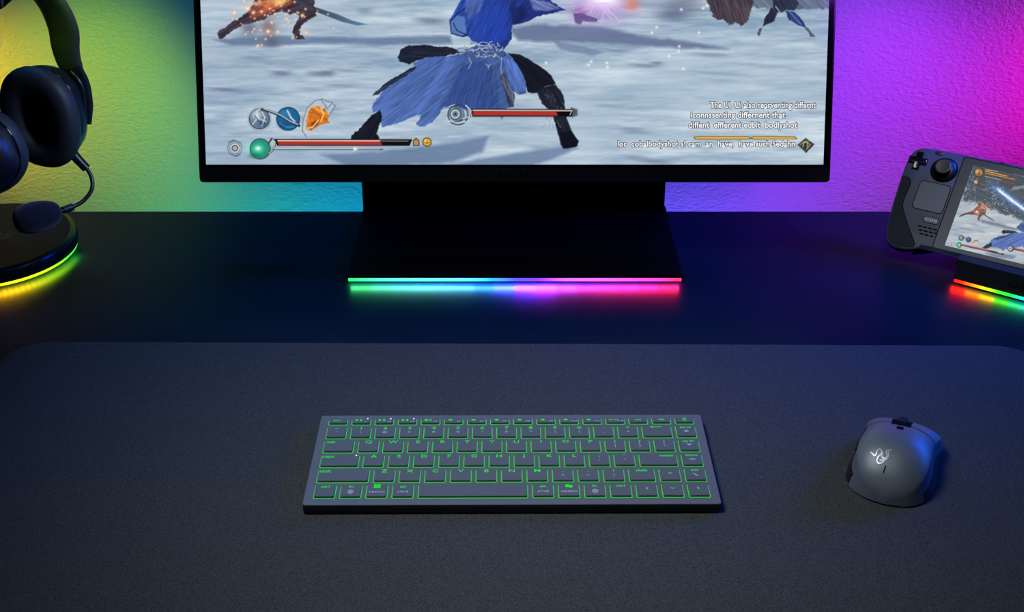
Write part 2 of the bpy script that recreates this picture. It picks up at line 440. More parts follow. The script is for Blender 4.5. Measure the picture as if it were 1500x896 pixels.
    p.poly(zt([(1110, 70), (1160, 70), (1240, 100), (1230, 116), (1160, 110), (1150, 130), (1120, 120)], 530, 0, 3.584), (104, 78, 140), 1.5, .9, 1, 3)
    for x, y in ((955, 48), (962, 40), (1024, 48), (995, 68), (994, 75), (890, 98), (1001, 101), (800, 92), (862, 95), (866, 90), (998, 14), (1030, 12), (1036, 8), (889, 92), (980, 82)):
        p.blob(x, y, 2, 2, (255, 240, 225), .95)
    # main fighter
    k1 = 3.584
    Z = lambda q: zt(q, 530, 0, k1)
    p.poly(Z([(190, 300), (205, 262), (235, 240), (320, 235), (480, 250), (520, 275), (420, 300), (330, 310), (300, 315), (245, 338), (200, 322)]), (30, 34, 50), 1, 1, 1.6, 4, tex=.7, tdir=(1, .05))
    p.poly(Z([(50, 502), (130, 430), (280, 345), (420, 310), (480, 300), (420, 340), (300, 385), (180, 435), (85, 496)]), (40, 50, 74), 1, 1, 1.4, 5, tex=.9, tdir=(1, -.45))
    p.poly(Z([(530, 280), (440, 295), (340, 300), (270, 330), (285, 360), (180, 430), (105, 480), (50, 560), (58, 592), (100, 582), (98, 640), (108, 668), (160, 655), (215, 640), (260, 615), (310, 600),
              (285, 660), (330, 665), (372, 640), (410, 590), (430, 560), (480, 560), (560, 575), (640, 570), (700, 575), (720, 590), (735, 630), (745, 590), (770, 565), (800, 566), (800, 480), (830, 500), (862, 488),
              (856, 410), (820, 340), (780, 300), (740, 262), (600, 235)]), (82, 112, 178), 1, 1, 1.8, 5, seed=4, tex=.4, tdir=(-1, .75), col2=(66, 90, 150), gdir=(560, 170, 720, 90))
    p.poly(Z([(440, 300), (500, 300), (470, 360), (400, 470), (300, 600), (280, 590), (340, 480)]), (92, 126, 205), 3, .5, 1, 5, tex=.4, tdir=(-1, 1.2))
    p.poly(Z([(530, 340), (640, 320), (700, 350), (720, 560), (640, 575), (500, 560), (400, 570), (450, 500)]), (44, 66, 128), 6, .65, 2, 6, tex=.5, tdir=(-.25, 1))
    p.poly(Z([(740, 300), (800, 310), (852, 400), (858, 470), (815, 490), (780, 430)]), (86, 120, 196), 3, .8, 1.5, 4, tex=.5, tdir=(.35, 1))
    p.poly(Z([(500, -60), (520, 0), (480, 70), (460, 110), (470, 175), (520, 190), (560, 190), (580, 215), (640, 238), (700, 255), (745, 262), (785, 205), (790, 130), (860, 118), (920, 88), (990, 72), (1072, 52), (1040, 38), (960, -20), (900, -60)]),
           (44, 78, 168), 1, 1, 1.5, 5, tex=.55, tdir=(-.5, 1), col2=(34, 50, 122), gdir=(670, 20, 752, 50))
    p.poly(Z([(640, 30), (760, 20), (780, 110), (760, 200), (700, 240), (620, 220), (600, 140)]), (38, 68, 172), 8, .7, 3, 8, tex=.4, tdir=(-.4, 1))
    p.poly(Z([(780, 40), (850, 30), (870, 80), (850, 115), (790, 130)]), (26, 34, 84), 5, .7, 2, 6)
    p.poly(Z([(880, 0), (960, 0), (1040, 40), (980, 60), (900, 50)]), (150, 158, 206), 3, .6, 3, 4, tex=.8, tdir=(1, .4))
    p.poly(Z([(545, -20), (640, -20), (620, 60), (560, 100), (540, 60)]), (108, 122, 172), 4, .45, 3, 5, tex=.9, tdir=(-.4, 1))
    p.poly(Z([(462, 115), (500, 80), (540, 90), (550, 170), (520, 192), (470, 178)]), (92, 128, 190), 2, .85, 1, 5)
    p.line(Z([(545, 40), (500, 75), (463, 115), (470, 175), (530, 192), (560, 185)]), 1.6, (24, 34, 70), .9)
    p.line(Z([(480, 120), (500, 160), (545, 180)]), 1.5, (28, 38, 72), .9)
    # belt ornaments
    for _ in range(44):
        cx, cy = rnd.uniform(515, 735), rnd.uniform(225, 300)
        a0 = rnd.uniform(0, 6.3); r = rnd.uniform(9, 26)
        q = [(cx+r*math.cos(a0+t*.5), cy+r*.7*math.sin(a0+t*.5)) for t in range(6)]
        p.line(Z(q), rnd.uniform(.7, 1.3), rnd.choice([(176, 186, 198), (60, 76, 110), (140, 140, 132), (206, 214, 222), (36, 46, 78)]), .85)
    for q in ([(560, 300), (575, 330), (560, 360)], [(600, 290), (640, 300), (700, 285), (735, 310)], [(735, 300), (730, 360), (745, 430), (790, 500), (800, 560)], [(650, 335), (665, 350), (680, 335)], [(665, 340), (665, 362)],
              [(560, 235), (600, 225), (620, 250)], [(650, 240), (690, 232), (710, 262)]):
        p.line(Z(q), 1.1, (172, 180, 190), .85)
    p.poly(Z([(725, 400), (750, 380), (775, 440), (802, 500), (800, 562), (770, 560), (755, 500)]), (62, 66, 88), 1, .9, 1.6, 4, tex=1, tdir=(.3, 1))
    for q in ([(735, 420), (760, 470), (790, 520)], [(740, 400), (775, 450), (770, 500)], [(760, 440), (790, 480), (795, 540)]): p.line(Z(q), .6, (160, 166, 176), .7)
    p.line(Z([(690, 300), (692, 400), (700, 500)]), 1.2, (120, 128, 160), .35, 3)
    # leg on the right, boots
    p.poly(Z([(765, 280), (830, 285), (870, 305), (960, 365), (995, 395), (1020, 440), (960, 455), (930, 490), (870, 485), (850, 400), (810, 330)]), (20, 24, 36), 1, 1, 1, 5, tex=.6, tdir=(1, .7))
    p.poly(Z([(920, 488), (960, 455), (1015, 442), (1060, 500), (1068, 570), (1078, 630), (1105, 690), (1138, 740), (1130, 768), (1060, 782), (1045, 760), (1035, 720), (1010, 640), (1000, 590), (950, 550)]), (30, 33, 46), 1, 1, 1.2, 4, tex=.9, tdir=(.4, 1))
    p.poly(Z([(1036, 700), (1100, 685), (1138, 740), (1130, 768), (1060, 782)]), (14, 16, 28), 1.5, .9, .6, 4)
    for _ in range(26):
        cx, cy = rnd.uniform(960, 1055), rnd.uniform(480, 660)
        p.line(Z([(cx, cy), (cx+rnd.uniform(-20, 20), cy+rnd.uniform(8, 26))]), .8, rnd.choice([(118, 122, 134), (150, 152, 160), (70, 74, 90)]), .6)
    Zb = lambda q: zt(q, 300, 130, 4.1667)
    p.poly(Zb([(890, 305), (895, 285), (950, 240), (985, 195), (1010, 168), (1070, 130), (1082, 150), (1075, 200), (1050, 270), (1068, 300), (1062, 312), (900, 312)]), (22, 26, 38), 1, 1, 1.8, 4, tex=.7, tdir=(-.6, 1))
    # ---- interface: medallions
    p.disc(380, 174, 17.5, (46, 66, 88)); p.ring(380, 174, 16.5, 2, (176, 188, 200)); p.disc(380, 174, 14, (104, 124, 146)); p.blob(376, 168, 8, 7, (206, 216, 220), .9); p.blob(386, 180, 7, 5, (52, 84, 118), .8)
    for q in ([(370, 182), (378, 172), (376, 162), (384, 158)], [(372, 166), (380, 174), (390, 178)], [(384, 164), (388, 172), (384, 184)]): p.line(q, 1.3, (226, 232, 234), .9)
    p.line([(373, 168), (379, 178), (388, 184)], 1.2, (34, 54, 78), .8)
    p.disc(422, 174, 17.5, (20, 44, 70)); p.disc(422, 174, 16, (28, 98, 150)); p.blob(418, 166, 8, 6, (52, 132, 182), .8); p.blob(416, 183, 7, 4, (18, 66, 112), .8)
    p.line([(384, 160), (396, 163), (408, 168), (424, 178), (438, 184)], 4.2, (44, 56, 74)); p.line([(386, 159), (398, 163), (410, 168), (426, 178), (436, 182)], 1.4, (196, 206, 212))
    p.line([(421, 162), (426, 172), (432, 178)], 2, (222, 232, 238), .9); p.line([(410, 180), (420, 186), (430, 186)], 1, (96, 176, 214), .7)
    # flame charm
    sh = [(443, 192), (444, 176), (450, 158), (462, 147), (472, 145), (478, 148), (486, 150), (491, 155), (484, 166), (476, 178), (462, 192), (450, 201)]
    p.poly(sh, (190, 204, 214), 2, .55); p.line(sh+sh[:1], 1.2, (94, 106, 124), .9); p.line([(450, 201), (462, 192), (476, 178)], .9, (246, 240, 236), .9)
    p.blob(458, 168, 9, 8, (255, 212, 150), .6); p.poly([(450, 190), (448, 176), (455, 160), (464, 155), (474, 160), (482, 168), (480, 180), (466, 184), (456, 192)], (214, 112, 30), 2, .95, 2, 4, tex=.5)
    p.blob(460, 181, 5, 6, (70, 28, 20), .85, rot=.5); p.blob(458, 176, 3, 3, (255, 150, 40), .8)
    for q, c in (([(458, 155), (468, 162), (482, 168)], (236, 178, 60)), ([(452, 164), (466, 166), (478, 176), (482, 180)], (180, 96, 30)), ([(470, 158), (474, 168), (470, 178)], (250, 206, 96)), ([(450, 188), (458, 186), (466, 176)], (255, 196, 110))): p.line(q, 1.8, c)
    p.line([(470, 146), (478, 156), (474, 162)], 1, (84, 90, 104), .9); p.line([(486, 152), (478, 160)], 1, (84, 90, 104), .9)
    # ring, orb
    p.ring(344, 217, 10.5, 1.4, (96, 104, 118), .7); p.disc(344, 217, 7.8, (76, 82, 94)); p.ring(344, 217, 6, 2, (212, 214, 218)); p.disc(344, 217, 3.2, (172, 174, 180)); p.line([(335, 208), (342, 205), (352, 209)], 1.2, (84, 92, 106)); p.line([(336, 225), (346, 229), (352, 226)], 1.2, (84, 92, 106))
    p.blob(366, 217, 9, 9, (160, 232, 212), .7); p.disc(381, 218, 15.5, (20, 70, 66)); p.disc(381, 218, 14.2, (40, 140, 116)); p.blob(378, 218, 8, 7, (96, 240, 184), .9); p.blob(378, 217, 3.5, 2.5, (236, 255, 246), 1); p.blob(372, 228, 9, 4, (24, 96, 84), .6)
    p.line([(393, 226), (401, 218), (404, 207), (398, 203), (394, 209)], 2.6, (64, 66, 72)); p.line([(394, 225), (401, 217), (403, 208), (399, 204)], 1.2, (206, 206, 196))
    # long bar
    p.poly([(402, 203.5), (604, 203.8), (600, 213.6), (406, 213.4)], (16, 14, 18)); p.poly([(407, 205), (556, 205.2), (560, 212.3), (408, 212)], (172, 52, 44)); p.line([(407, 206), (556, 206.2)], 1.5, (240, 206, 190)); p.line([(556, 206.3), (598, 206.6)], 1.1, (178, 172, 164), .8)
    p.line([(400, 218.3), (560, 218.8)], 1.6, (44, 50, 56), .8); p.line([(402, 217.4), (556, 218)], .9, (232, 234, 226), .8); p.poly([(518, 214.8), (525, 218), (518, 221.2)], (238, 238, 226), .8)
    p.poly([(605, 213.5), (604.6, 206), (609.5, 201.5), (614.5, 206), (614.3, 213.5)], (58, 40, 24)); p.poly([(606.5, 212.2), (606.3, 206.5), (609.5, 203.4), (613, 206.5), (612.8, 212.2)], (204, 160, 98)); p.line([(609.5, 205), (609.5, 211)], 1, (86, 60, 30))
    p.disc(625.5, 208, 6.8, (72, 46, 16)); p.disc(625.5, 208, 5.4, (228, 176, 60)); p.blob(624, 206, 2, 2, (255, 232, 150), .8); p.line([(622, 209), (629, 209)], 1, (126, 82, 24)); p.line([(625.5, 205), (625.5, 211)], 1, (126, 82, 24))
    # centre medallion and bar
    p.ring(671, 168, 14.5, 2.4, (40, 66, 96), .85); p.disc(670, 168, 11, (56, 84, 118), a=.6); p.ring(667, 167, 5.5, 2.2, (198, 196, 178)); p.disc(667, 167, 2, (56, 60, 70)); p.ring(667, 167, 8, 1, (44, 50, 62))
    p.line([(682, 154), (690, 162), (688, 170), (680, 174), (672, 178), (662, 180)], 3, (60, 84, 110)); p.line([(682, 154), (690, 162), (687, 171), (678, 174)], 1.5, (216, 218, 208)); p.line([(656, 176), (668, 180), (684, 178)], 1.8, (200, 202, 190)); p.line([(658, 156), (666, 153)], 1.5, (188, 190, 184))
    p.poly([(836, 157), (846, 160), (846, 169), (838, 172)], (58, 64, 76), 3, .8); p.poly([(690, 159.2), (840, 159.6), (838, 171), (692, 171)], (18, 18, 24)); p.poly([(693, 161), (838, 161.4), (835, 169.4), (693, 169.2)], (12, 10, 14)); p.poly([(693, 163), (815, 163.2), (817, 169.4), (693, 169.2)], (176, 50, 44)); p.line([(693, 161.6), (838, 162)], 1.4, (236, 220, 206)); p.line([(838, 162), (835, 168)], 1, (214, 210, 200))
    # gold rule and diamond emblem
    for q in ([(1017, 201.5), (1020, 200), (1096, 200.2), (1099, 202), (1096, 203.2), (1019, 203)], [(1101, 202), (1104, 200.3), (1164, 200.6), (1167, 203), (1104, 203.2)]):
        p.line(q+q[:1], 1.8, (58, 42, 26), .9); p.poly(q, (236, 178, 54), .8)
    p.poly([(1168, 212), (1180, 202), (1193, 211), (1181, 224)], (44, 48, 48), 1.5, .95, .8, 3); p.line([(1172, 212), (1180, 206), (1187, 212), (1181, 219)], 1.2, (172, 164, 116), .9); p.line([(1176, 215), (1177, 209), (1183, 208), (1183, 216)], 1.2, (206, 196, 140), .9)
    return p.rgba()

def paint_handheld(X, Y):
    """same battle seen wider; laid out along the tilted screen: u to the right, v down, both in photo-frame units"""
    p = Paint(X, Y, (176, 186, 196)); paint_snow(p, .55, 9, .8)
    rnd = random.Random(11)
    Z = lambda q: zt(q, 1380, 230, 5.267)
    # dark rocks at the top
    p.poly(Z([(215, 40), (900, 200), (900, 640), (640, 500), (560, 470), (430, 420), (330, 380), (250, 350), (150, 340), (190, 200)]), (66, 76, 86), 5, .95, 5, 6, tex=.45, tdir=(1, .5))
    for _ in range(90):
        x = rnd.uniform(160, 260); y = rnd.uniform(90, 370); L = rnd.uniform(6, 22)
        p.line(Z([(x, y), (x+rnd.uniform(-L, L), y+rnd.uniform(-L, L))]), rnd.uniform(.4, 1.2), rnd.choice([(190, 204, 214), (150, 166, 182), (60, 76, 92)]), .6)
    p.poly(Z([(255, 60), (480, 110), (720, 160), (720, 240), (420, 250), (300, 200), (245, 180)]), (58, 72, 76), 6, .7, 3, 6)
    p.poly(Z([(520, 260), (560, 225), (640, 215), (700, 240), (640, 240), (580, 250)]), (140, 148, 152), 2, .8, 1.5, 5)
    # mist and snow flecks
    for _ in range(130):
        x = rnd.gauss(430, 90); y = 250+(x-380)*.75+rnd.gauss(20, 46); r = rnd.uniform(.3, .9)
        if y > 120: q = Z([(x, y)])[0]; p.blob(q[0], q[1], r, r, (196, 214, 240), .8)
    # blade of light
    p.line(Z([(380, 205), (470, 285), (560, 350), (700, 450)]), 12, (84, 120, 196), .45, 9); p.line(Z([(430, 245), (530, 325), (700, 450)]), 5.5, (150, 190, 250), .8, 4)
    p.line(Z([(440, 258), (540, 335), (700, 452)]), 2.6, (250, 253, 255), 1, 2)
    for _ in range(40):
        t = rnd.random(); x = 400+t*240; y = 225+t*185
        p.line(Z([(x, y), (x+rnd.uniform(-30, 30), y+rnd.uniform(-26, 26))]), .5, (206, 224, 255), .6)
    # snowy slope and shadow
    p.poly(Z([(300, 480), (420, 510), (560, 545), (600, 560), (560, 565), (420, 535), (300, 500)]), (96, 108, 128), 3, .8, 1.5, 6)
    for x, y in ((150, 550), (210, 560), (300, 572), (120, 600), (250, 520), (90, 560)): q = Z([(x, y)])[0]; p.blob(q[0], q[1], 7, 1.6, (120, 132, 150), .6, 1, .2)
    # burning swordsman
    p.poly(Z([(135, 460), (140, 450), (200, 425), (235, 415), (265, 385), (290, 365), (330, 380), (345, 410), (330, 440), (300, 455), (285, 475), (295, 495), (275, 492), (272, 470), (285, 450), (230, 445), (190, 440)]), (98, 66, 62), 1, 1, 1.2, 3, tex=.8)
    p.line(Z([(320, 440), (400, 492)]), 1.4, (70, 66, 74)); p.line(Z([(135, 458), (210, 430)]), 1.2, (62, 56, 62))
    p.blob(*Z([(268, 425)])[0], 3.4, 3.4, (236, 150, 110), .95); p.blob(*Z([(305, 385)])[0], 3.6, 3, (226, 130, 90), .9); p.blob(*Z([(268, 422)])[0], 1.5, 1.5, (255, 236, 210), .9)
    p.blob(*Z([(345, 380)])[0], 8, 6, (190, 110, 96), .35)
    for _ in range(60):
        x, y = rnd.gauss(310, 52), rnd.gauss(400, 34); q = Z([(x, y)])[0]; p.blob(q[0], q[1], .6, .6, (255, 206, 170), .85)
    # blue cloak fighter
    p.poly(Z([(600, 520), (620, 505), (760, 500), (760, 640), (620, 580), (570, 545)]), (62, 84, 140), 1.5, 1, 1.5, 4, tex=.5)
    p.poly(Z([(380, 640), (400, 625), (470, 600), (600, 585), (760, 600), (760, 700), (640, 705), (620, 690), (560, 705), (500, 700), (470, 720), (440, 700), (390, 690), (370, 665)]), (86, 112, 180), 1, 1, 2, 4, tex=.45, tdir=(-1, .5))
    p.poly(Z([(455, 575), (475, 560), (560, 570), (590, 585), (520, 590), (470, 592)]), (30, 36, 50), 1, 1, 1, 3); p.poly(Z([(395, 632), (470, 605), (560, 590), (480, 620), (420, 640)]), (48, 58, 84), 1, .9, 1, 3)
    p.poly(Z([(310, 700), (350, 670), (378, 655), (384, 690), (345, 706)]), (32, 38, 52), 1, 1, 1, 3)
    p.poly(Z([(335, 740), (470, 745), (570, 760), (550, 785), (440, 780), (380, 765)]), (104, 122, 148), 3, .8, 1.5, 5)
    # interface
    g = (222, 156, 66)
    p.disc(*Z([(283, 118)])[0], 7, (52, 44, 34)); p.disc(*Z([(283, 118)])[0], 5.8, (150, 104, 60)); p.blob(*Z([(272, 112)])[0], 2.4, 3, (236, 196, 120), .9); p.blob(*Z([(298, 122)])[0], 2.2, 2.5, (214, 150, 84), .9); p.blob(*Z([(285, 128)])[0], 2, 2, (82, 54, 40), .8)
    p.disc(*Z([(262, 192)])[0], 2.6, (212, 152, 76)); p.blob(*Z([(258, 188)])[0], 1, 1, (255, 226, 160), .9)
    p.line(Z([(262, 180), (275, 160)]), 1, (170, 130, 80))
    for a, bq, w, c in (((332, 96), (430, 112), .8, (220, 214, 196)), ((334, 108), (500, 146), 1.6, g), ((334, 124), (560, 172), 1.5, (214, 128, 52)), ((330, 148), (455, 176), 1.3, (110, 176, 176)), ((328, 160), (560, 206), 1.3, (166, 62, 52)), ((285, 200), (340, 214), 1.1, (168, 84, 58))):
        p.line(Z([a, bq]), w+1.1, (36, 38, 40), .7); p.line(Z([a, bq]), w, c)
    for c0, c in (((148, 624), (112, 122, 134)), ((204, 637), (40, 86, 124))):
        q = Z([c0])[0]; p.disc(*q, 4, (48, 58, 72)); p.disc(*q, 3.1, c); p.blob(q[0]-.8, q[1]-.8, 1.2, 1.2, (214, 222, 228), .8)
    p.line(Z([(165, 615), (220, 648)]), 1, (52, 60, 74)); p.blob(*Z([(262, 640)])[0], 4, 5, (222, 214, 176), .7); p.line(Z([(238, 662), (258, 642), (275, 638)]), 1.6, (204, 120, 50)); p.line(Z([(245, 640), (280, 650)]), 1, (150, 92, 44))
    p.ring(*Z([(60, 668)])[0], 2.6, .8, (130, 130, 140), .8); p.ring(*Z([(84, 672)])[0], 2.6, .8, (140, 136, 146), .8)
    p.blob(*Z([(148, 680)])[0], 5, 4, (176, 232, 214), .7); p.disc(*Z([(132, 678)])[0], 4.2, (40, 116, 100)); p.blob(*Z([(130, 678)])[0], 2.3, 2.3, (150, 240, 206), .95)
    p.line(Z([(155, 678), (470, 748)]), 2.6, (40, 26, 30)); p.line(Z([(155, 677), (360, 722)]), 1.4, (206, 70, 58)); p.blob(*Z([(450, 735)])[0], 4, 2, (226, 206, 160), .8)
    p.disc(*Z([(530, 706)])[0], 4.6, (52, 66, 86)); p.disc(*Z([(526, 704)])[0], 3, (196, 196, 186)); p.disc(*Z([(526, 704)])[0], 1, (60, 62, 70))
    p.line(Z([(555, 708), (760, 752)]), 2.6, (40, 26, 30)); p.line(Z([(555, 707), (760, 750)]), 1.3, (206, 66, 58))
    return p.rgba()

def picture_mesh(name, xs, ys, M, painter, material, parent, z=0, Mworld=None):
    """grid in the local plane (mm) with the screen picture as a colour layer; Mworld maps local mm to world mm"""
    nx, ny = len(xs), len(ys)
    gx, gy = np.meshgrid(xs, ys)
    L = np.stack([gx.ravel(), gy.ravel(), np.full(nx*ny, z)], 1)
    def app(Mx, P): A = np.array(Mx); return P@A[:3, :3].T+A[:3, 3]
    px, py = picture_coords(app(Mworld, L))
    colr = painter(px, py)
    V = app(M, L)*S
    me = bpy.data.meshes.new(name)
    i = np.arange((nx-1)*(ny-1)); r = i//(nx-1); c = i % (nx-1); a = r*nx+c
    quads = np.stack([a, a+1, a+nx+1, a+nx], 1).astype(np.int32)
    me.vertices.add(nx*ny); me.vertices.foreach_set('co', V.astype(np.float32).ravel())
    me.loops.add(len(quads)*4); me.loops.foreach_set('vertex_index', quads.ravel())
    me.polygons.add(len(quads)); me.polygons.foreach_set('loop_start', (np.arange(len(quads))*4).astype(np.int32))
    me.update(calc_edges=True)
    at = me.color_attributes.new('picture', 'FLOAT_COLOR', 'POINT'); at.data.foreach_set('color', colr.ravel())
    me.materials.append(material)
    return link(bpy.data.objects.new(name, me), parent)

# ------------------------------------------------------------------ emblem (three entwined snakes)
EMB = [[(-19, -14), (-15, -9.5), (-12.4, -6.4), (-9, -9), (-6.8, -13.5), (-3, -15), (-.6, -11), (-2.4, -7.2), (-7, -3.8), (-9.6, 0), (-8.4, 3.6), (-3, 4.4), (2, 2.4), (3.5, -1), (-.5, -3)],
       [(17, -11.6), (12, -12.6), (7.4, -12.2), (6.2, -8.6), (8, -5), (5, -1), (.8, -.6), (-1, -5), (1, -9), (-1.5, -12)],
       [(12, -10), (9, -9.4), (10, -6), (8.6, -1.6), (4, 1.2), (-1, 1.4), (-5, .2)]]
def emblem_bm(size, w, fn):
    """strokes of the emblem; fn maps (x, y-up, height) to 3-D"""
    b = new(); k = size/36
    for st in EMB:
        P = spline([(x*k, -y*k, 0) for x, y in st], 5); m = len(P)
        top = []; 
        for i, p in enumerate(P):
            t = (P[min(i+1, m-1)]-P[max(i-1, 0)]).normalized(); n = Vector((-t.y, t.x, 0))
            ww = w*(.35+.65*math.sin(PI*min(1, (i+1)/m*1.15+.1))**.5 if i < m*.9 else .5)
            ww = w*max(.3, min(1, i/3+.3, (m-1-i)/3+.3))
            top.append([fn(p.x+n.x*ww/2, p.y+n.y*ww/2, .02), fn(p.x+n.x*ww/2, p.y+n.y*ww/2, .16), fn(p.x-n.x*ww/2, p.y-n.y*ww/2, .16), fn(p.x-n.x*ww/2, p.y-n.y*ww/2, .02)])
        loft(b, top)
    return b

# ------------------------------------------------------------------ monitor
MX, BY, BZ = 2.6, 1126.0, 0.0
mon = empty('monitor', (MX, 1200, 0), 'large black widescreen monitor on a wide flat stand, showing a snowy battle game', 'monitor')
def rel(p0): return Matrix.Translation(-Vector(p0))
R0 = rel((0, 1200, 0))
b = new(); box(b, -162.3, 162.6, 1126.5, 1290, 4.7, 7.6, .5); obj('stand_base', b, M_panelback, mon, M=R0)
for sx in (-1, 1):
    for y in (1140, 1272):
        b = new(); box(b, sx*140-9, sx*140+9, y-5, y+5, 0, 4.7, .3); obj('foot', b, M_rubber, mon, M=R0)
b = new(); prism(b, [(1278, 7.6), (1290, 7.6), (1296, 120), (1290, 300), (1281, 300), (1284, 120)], -161.8, 160.2, .8)
M90 = Matrix(((0, 0, 1, 0), (1, 0, 0, 0), (0, 1, 0, 0), (0, 0, 0, 1)))
obj('stand_column', b, M_panelback, mon, M=R0@M90)
strip_stops = [(0, (30, 200, 80)), (.06, (50, 215, 130)), (.2, (70, 225, 205)), (.33, (70, 210, 245)), (.43, (30, 130, 255)), (.5, (60, 60, 255)), (.57, (95, 40, 255)), (.66, (170, 70, 250)), (.76, (250, 70, 225)), (.9, (255, 50, 170)), (1, (255, 40, 80))]
M_strip = emis_ramp('led_strip_rainbow', strip_stops, -159, 159, 'X', 3.2)
b = new(); box(b, -161.5, 161.8, 1127.0, 1133, 1.1, 4.65, .25); obj('light_strip', b, M_strip, mon, M=R0)
# tilted panel; local frame: x right, y up the panel, z out of the screen
tilt = math.radians(20.26)
PM = Matrix.Translation(Vector((0, 1168.4, 87.4))) @ Matrix.Rotation(PI/2-tilt, 4, 'X')
# rotation about X by (90-tilt): local y -> (0, sin tilt, cos tilt), local z -> (0,-cos tilt, sin tilt)
PML = R0@PM
PH = 360.0
b = new(); prism(b, rrect(-305, 305, 0, PH, 4, 5), -26, -1.4, 1.2); obj('housing', b, M_panelback, mon, M=PML.copy(), smooth=True, autosmooth=30)
b = new()
ring_outer = rrect(-305, 305, 0, PH, 4, 5); inn = rrect(-303.2, 303.2, 14.2, PH-1.8, 1.0, 5)
n = len(ring_outer)
o1 = [b.verts.new((p[0], p[1], -1.4)) for p in ring_outer]; o2 = [b.verts.new((p[0]*.9985, .4+p[1]*.9985, 0)) for p in ring_outer]
i2 = [b.verts.new((p[0], p[1], 0)) for p in inn]; i1 = [b.verts.new((p[0], p[1], -1.4)) for p in inn]
for A, B in ((o1, o2), (o2, i2), (i2, i1)):
    for k in range(n): b.faces.new((A[k], A[(k+1) % n], B[(k+1) % n], B[k]))
bmesh.ops.recalc_face_normals(b, faces=b.faces[:])
obj('bezel', b, M_bezel, mon, M=PML.copy())
b = new(); prism(b, rrect(-303.1, 303.1, 14.3, PH-1.9, 1, 3), -1.35, -.6); obj('screen_border', b, M_blackgloss, mon, M=PML.copy())
b = new(); prism(b, rrect(-60, 60, 110, 230, 10, 4), -34, -26, 1)
hinge = obj('mount_plate', b, M_panelback, mon, M=PML.copy())
b = new(); tube(b, [(0, 1257, 245), (0, 1286, 250)], 26, 20, False); obj('hinge', b, M_panelback, mon, M=R0)
M_screen = emis_attr('screen_picture', 1.0)
xs = np.concatenate([np.arange(-298, 298.01, .64), [298]]); ysA = np.arange(17.2, 186, .64); ys = np.concatenate([ysA, np.linspace(190, 352.5, 14)])
TX = Matrix.Translation((MX, 0, 0))
scr = picture_mesh('screen', xs, ys, PML, paint_game, M_screen, mon, -.5, TX@PM)
# interface lettering on the screen: white glyphs with a dark edge
M_txt = emis('caption_white', (.93, .93, .95), 1.0); M_txtedge = emis('caption_edge', (.012, .014, .02), 1.0)
def panel_xy(x, y):
    d = ray(x, y); A = (TX@PM); o = A@Vector((0, 0, 0)); nz = (A.to_3x3()@Vector((0, 0, 1)))
    P = CAM+d*((o-CAM).dot(nz)/d.dot(nz)); L = A.inverted()@P; return L.x, L.y
def caption(s, x0, x1, ybase, capmm):
    lx0, ly = panel_xy(x0, ybase); lx1, _ = panel_xy(x1, ybase)
    t = text_bm(s, capmm, 1, 'LEFT', .014, 0); X = [v.co.x for v in t.verts]; kx = (lx1-lx0)/(max(X)-min(X)); mn = min(X)
    for v in t.verts: v.co = Vector((lx0+(v.co.x-mn)*kx, ly+v.co.y, -.25))
    # dark edge: the same glyphs thickened
    e = text_bm(s, capmm, 1, 'LEFT', .078, 0); X2 = [v.co.x for v in e.verts]; 
    for v in e.verts: v.co = Vector((lx0+(v.co.x-mn)*kx, ly+v.co.y, -.38))
    cap = obj('caption_text', t, M_txt, scr, M=PML.copy()); obj('caption_outline', e, M_txtedge, scr, M=PML.copy())
caption('The UI  Ui also reprventing differnt', 1040, 1195, 158.0, 5.7)
caption('iconnssenting differnent that', 1012, 1150, 172.5, 5.7)
caption('diffent  effferent edblt  bodlyshot', 1009, 1168, 187.0, 5.7)
caption('lor  cobalbodyshot s! cam  an  have,  have such Sedahn.', 905, 1167, 214.6, 5.5)
# engraved wordmark on the lower bezel
b = new()
for i, ch in enumerate('RAZER'):
    t = text_bm(ch, 4.3, 1.45, 'CENTER', 0, .12)
    for v in t.verts: v.co += Vector(((i-2)*6.7, 5.6, .02))
    merge(b, t)
obj('brand_lettering', b, M_groove, mon, M=PML.copy())

# ------------------------------------------------------------------ keyboard
KZ = 12.0
kb = empty('keyboard', (0, 767.7, 3), 'slim grey low-profile keyboard with green backlit keys on the charcoal mat', 'keyboard', Matrix.Rotation(.0053, 3, 'Z'))
kt = KZ-3
b = new(); prism(b, rrect(-151.5, 151.5, -7.2, 109, 2.2, 4), 1.3, kt-.9, .5); obj('body', b, M_kbside, kb, smooth=True, autosmooth=30)
b = new(); prism(b, rrect(-151.5, 151.5, -7.2, 109, 2.2, 4), kt-.9, kt, .35, 1, False); obj('top_plate', b, M_kb, kb)
for sx in (-1, 1):
    for y in (4, 98):
        b = new(); box(b, sx*132-10, sx*132+10, y-3, y+3, .0, 1.3, .2); obj('foot', b, M_rubber, kb)
U = 19.0; G = 1.5
fn = ['esc']+['F%d' % i for i in range(1, 13)]+['ins', 'del', 'power']
R1 = [(c, 1) for c in '`1234567890-=']+[('backspace', 1.4), ('pgup', 1)]
R2 = [('tab', 1.4)]+[(c, 1) for c in 'QWERTYUIOP[]\\']+[('pgdn', 1)]
R3 = [('caps', 1.7)]+[(c, 1) for c in "ASDFGHJKL;'"]+[('enter', 1.7), ('home', 1)]
R4 = [('shift', 2.2)]+[(c, 1) for c in 'ZXCVBNM,./']+[('shift', 1.2), ('up', 1), ('end', 1)]
R5 = [('ctrl', 1), ('fn', 1), ('option', 1), ('cmd', 1), ('space', 4.4), ('cmd', 1), ('option', 1), ('fn', 1), ('ctrl', 1), ('left', 1), ('down', 1), ('right', 1)]
rows = [[(k, .9625) for k in fn], R1, R2, R3, R4, R5]
